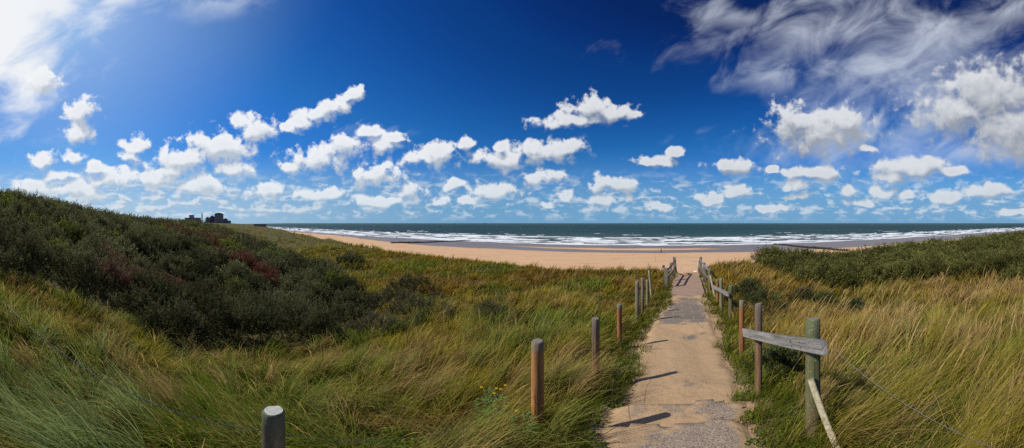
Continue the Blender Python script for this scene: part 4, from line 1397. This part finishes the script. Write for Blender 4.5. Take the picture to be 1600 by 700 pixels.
def build_grass():
    Vs, Cs, Fs = [], [], []; off = 0

    def add(v, c, f):
        nonlocal off
        Vs.append(v); Cs.append(c); Fs.append(f + off); off += len(v)
    # 1 undergrowth: short fine green blades
    x, y, _, _ = place(230000, 1.1, 45)
    k = keep_mask(x, y, .04); x, y = x[k], y[k]; n = len(x); az, r = pl(x, y)
    L = (.10 + .16 * rng.random(n)) * (1 + r / 30); wd = np.maximum(.004, r * PXR * .75)
    col = grass_colour(x, y, n)
    add(*blades(x, y, L, wd, wind(x, y) + rng.normal(0, 1.1, n), .25 + .5 * rng.random(n), 2, col * .40, col * .85))  # undergrowth painted darker, most at the root, as shade in the gaps
    # 2 marram tufts, wind-bent
    for (num, r0, r1, cl, seg) in [(76000, 1.25, 6, 48, 6), (110000, 5, 16, 30, 5), (85000, 14, 55, 12, 3), (45000, 45, 350, 4, 2)]:
        x, y, cid, m = place(num, r0, r1, clump=cl, csize=.075)
        cl_len = rng.uniform(.5, 1.4, m)[cid]; cl_az = rng.normal(0, .75, m)[cid]; cl_tone = rng.random(m)[cid]; cl_lean = rng.uniform(.7, 1.9, m)[cid]; cl_br = rng.uniform(.55, 1.35, m)[cid]; cl_dry = (rng.random(m) ** 4)[cid]
        k = keep_mask(x, y, .22); x, y, cl_len, cl_az, cl_tone, cl_lean, cl_br, cl_dry = x[k], y[k], cl_len[k], cl_az[k], cl_tone[k], cl_lean[k], cl_br[k], cl_dry[k]
        n = len(x); az, r = pl(x, y)
        patch = .7 + .6 * fbm(x / 3, y / 3, 431, 3)
        flat_ = sstep(.60, .70, fbm(x / 1.5, y / 1.5, 461, 3)) * (1 - sstep(14, 30, r))
        L = (.30 + .34 * rng.random(n)) * cl_len * patch * (1 + .25 * sstep(15, 60, r)) * (1 - .5 * flat_)
        nearp = sstep(-.9, -.2, corridor(x, y)); L *= 1 - .5 * nearp
        wd = np.maximum(.0050 + .003 * rng.random(n), r * PXR * .66)
        col = grass_colour(x, y, n)
        fr_ = (1 - sstep(12, 40, r))
        col = col * (1 + (cl_br - 1) * fr_)[:, None]
        dd = (cl_dry * .8 * fr_)[:, None]; col = col * (1 - dd) + STRAW * .70 * (.7 + .5 * rng.random((n, 1))) * dd
        bl = (cl_tone > .90)[:, None] & (r < 12)[:, None]
        col = np.where(bl, col * .45 + BLUE * .6, col)
        fl = (flat_ * .75)[:, None]; col = col * (1 - fl) + (BROWN * .9 + STRAW * .25 * rng.random((n, 1))) * fl
        st = (rng.random(n) < .14 + .10 * sstep(10, 30, az))[:, None]
        col = np.where(st, STRAW * (.6 + .5 * rng.random((n, 1))), col)
        add(*blades(x, y, L, wd, wind(x, y) + cl_az + rng.normal(0, .42, n), (.32 + .38 * rng.random(n)) * np.minimum(1.05 / .5, cl_lean), seg, col * .30, col * 1.35))  # dark roots, bright tips: shade between tufts put into the blade colour
    # low leafy herbs between the tufts
    x, y, _, _ = place(60000, 1.2, 14); k = keep_mask(x, y, -.05); x, y = x[k], y[k]; az, r = pl(x, y)
    k = (fbm(x / 1.3, y / 1.3, 451, 3) > .50 - .12 * sstep(-1.3, -.1, corridor(x, y))); x, y, r = x[k], y[k], r[k]; n = len(x)
    z = ground_z(x, y) + .02 + .22 * rng.random(n) * sstep(0, .8, -corridor(x, y))
    l = np.maximum(.02 + .03 * rng.random(n), r * PXR * 1.0); ta = rng.random(n) * 2 * PI; up = .2 + .9 * rng.random(n)
    d = np.stack([np.cos(ta), np.sin(ta), up], -1); d /= np.linalg.norm(d, axis=1, keepdims=True)
    sd_ = np.stack([-np.sin(ta), np.cos(ta), rng.normal(0, .4, n)], -1); P = np.stack([x, y, z], -1); l = l[:, None]
    Vh = np.stack([P, P + d * l * .5 + sd_ * l * .28, P + d * l, P + d * l * .5 - sd_ * l * .28], 1).reshape(-1, 3)
    hc = np.array([.15, .235, .03]) * (.5 + .8 * rng.random((n, 1))) * (1 + rng.normal(0, .12, (n, 3)))
    add(Vh, np.repeat(hc, 4, axis=0), np.arange(n * 4).reshape(-1, 4))
    # coarse arching silvery tufts close by on the left, straw tufts on the right
    for (a0, a1, r0, r1, m, tone, wdt, lmin) in [(-140, -95, 1.35, 5, 26, 0, .0080, .60), (-95, -12, 1.5, 6, 60, 1, .0066, .45), (28, 86, 1.6, 7, 60, 2, .0066, .5), (-30, -8, 2.2, 5, 12, 1, .006, .45)]:
        ca = rng.uniform(a0, a1, m); cr = np.exp(rng.uniform(math.log(r0), math.log(r1), m)); kk = 70
        cid = np.repeat(np.arange(m), kk)
        x = (cr * np.sin(np.radians(ca)))[cid] + rng.normal(0, .055, m * kk); y = (cr * np.cos(np.radians(ca)))[cid] + rng.normal(0, .055, m * kk)
        cl_az = rng.normal(0, .7 if tone < 2 else .25, m)[cid]; cl_l = rng.uniform(.9, 1.4, m)[cid]; cl_s = (rng.random(m) < (.18 if tone == 0 else .4))[cid]
        k = keep_mask(x, y, .3); x, y, cl_az, cl_l, cl_s = x[k], y[k], cl_az[k], cl_l[k], cl_s[k]; n = len(x)
        if n == 0: continue
        az, r = pl(x, y)
        base = np.where(cl_s[:, None], STRAW[None] * .75, {0: np.array([.29, .35, .12]), 1: np.array([.30, .30, .07]), 2: np.array([.36, .31, .04])}[tone][None]) * (.55 + .7 * rng.random((n, 1)))
        L = (lmin + .35 * rng.random(n)) * cl_l; wd = np.maximum(wdt * (.6 + .6 * rng.random(n)), r * PXR * .6)
        add(*blades(x, y, L, wd, wind(x, y) + cl_az + rng.normal(0, .35, n), .35 + .55 * rng.random(n), 8, base * .4, base * 1.3))  # root shade and bright tips painted into the colour here as well
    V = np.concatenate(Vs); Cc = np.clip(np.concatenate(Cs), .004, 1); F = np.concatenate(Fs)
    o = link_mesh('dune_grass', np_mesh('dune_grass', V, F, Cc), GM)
    tag(o, 'thick wind blown green and straw marram grass covering the dunes', 'grass', None, 'stuff')
    print('grass faces', len(F))
    # 3 seed stalks
    x, y, _, _ = place(9000, 1.8, 24)
    az, r = pl(x, y); k = keep_mask(x, y, .4) & (rng.random(len(x)) < .035 + .38 * sstep(8, 30, az)); x, y = x[k], y[k]; n = len(x); az, r = pl(x, y)
    L = .55 + .35 * rng.random(n); wd = np.maximum(.003, r * PXR * .5)
    c = STRAW * (.55 + .6 * rng.random((n, 1)))
    la = wind(x, y) * .5 + R(105) * .5 + rng.normal(0, .25, n); ln = .38 + .30 * rng.random(n)
    V1, C1, F1 = blades(x, y, L, wd, la, ln, 6, c * .7, c)
    # spikes: widen the last third of every stalk
    V1 = V1.reshape(n, 7, 2, 3); mid = V1.mean(2, keepdims=True)
    fac = np.array([1, 1, 1, 1, 1.9, 2.4, 1.0])[None, :, None, None]
    fac = 1 + (fac - 1) * (np.clip(8 / np.maximum(r, 2), .3, 1.2))[:, None, None, None]
    V1 = mid + (V1 - mid) * fac * np.where(np.arange(7) < 4, 1, 1.6)[None, :, None, None]
    o = link_mesh('seed_stalks', np_mesh('seed_stalks', V1.reshape(-1, 3), F1, np.clip(C1, .01, 1)), GM)
    tag(o, 'straw coloured grass seed stalks standing above the marram', 'grass', None, 'stuff')


build_grass()

# ------------------------------------------------------------------ ragwort plants with yellow flowers
M_yel = flat_mat('yellow_petals', (.80, .55, .02), .6, .1); M_ctr = flat_mat('flower_disc', (.45, .24, .02), .8, .1); M_stem = flat_mat('green_stem', (.09, .15, .03), .7, .2)


def ragwort(px, r, h, heads, label, mat=M_yel):
    x, y = polar((px - 1020) / 8, r); g = gz(x, y)
    root = empty('ragwort_plant', (x, y, g)); tag(root, label, 'flowering plant', 'yellow flowering plants')
    rd = random.Random(int(px)); bm = bmesh.new(); tips = []
    for i in range(heads):
        a = rd.uniform(0, 6.28); s = rd.uniform(.02, .16)
        p = Vector((math.cos(a) * s, math.sin(a) * s, h * rd.uniform(.8, 1.05))); tips.append(p)
        add_tube(bm, [(0, 0, -.03), p * .5 + Vector((0, 0, .04)), p], [.004, .003, .002], 5)
    for i in range(60):
        a = rd.uniform(0, 6.28); z = h * rd.uniform(.1, .8); c = Vector((math.cos(a) * .05, math.sin(a) * .05, z)); d = Vector((math.cos(a), math.sin(a), rd.uniform(-.1, .7))).normalized() * rd.uniform(.05, .10)
        s = d.cross(Vector((0, 0, 1))).normalized() * .012
        bm.faces.new([bm.verts.new(c), bm.verts.new(c + d * .5 + s), bm.verts.new(c + d), bm.verts.new(c + d * .5 - s)])
    link_mesh('stem', bm_mesh('stem', bm), M_stem, root)
    for p in tips:
        bm = bmesh.new()
        for k in range(11):
            a = k * 2 * PI / 11; d = Vector((math.cos(a), math.sin(a), .25)) * .017; s = Vector((-math.sin(a), math.cos(a), 0)) * .004
            bm.faces.new([bm.verts.new((0, 0, 0)), bm.verts.new(d * .6 + s), bm.verts.new(d), bm.verts.new(d * .6 - s)])
        fl = link_mesh('flower', bm_mesh('flower', bm), mat, root, p)
        bm = bmesh.new(); bmesh.ops.create_uvsphere(bm, u_segments=8, v_segments=5, radius=.0065, matrix=Matrix.Translation((0, 0, .008)))
        link_mesh('flower_centre', bm_mesh('flower_centre', bm), M_ctr, fl)


ragwort(760, 2.75, .62, 3, 'yellow flowering plant with three heads left of the orange brown post')
ragwort(773, 2.6, .58, 2, 'yellow flowering plant with two heads beside the three headed one, nearer the orange brown post')
ragwort(818, 2.15, .45, 1, 'plant with one yellow flower at the foot of the orange brown post')
ragwort(1273, 12.0, .60, 4, 'far yellow flowering plant at the foot of the right hedge', flat_mat('orange_petals', (.80, .33, .02), .6, .1))
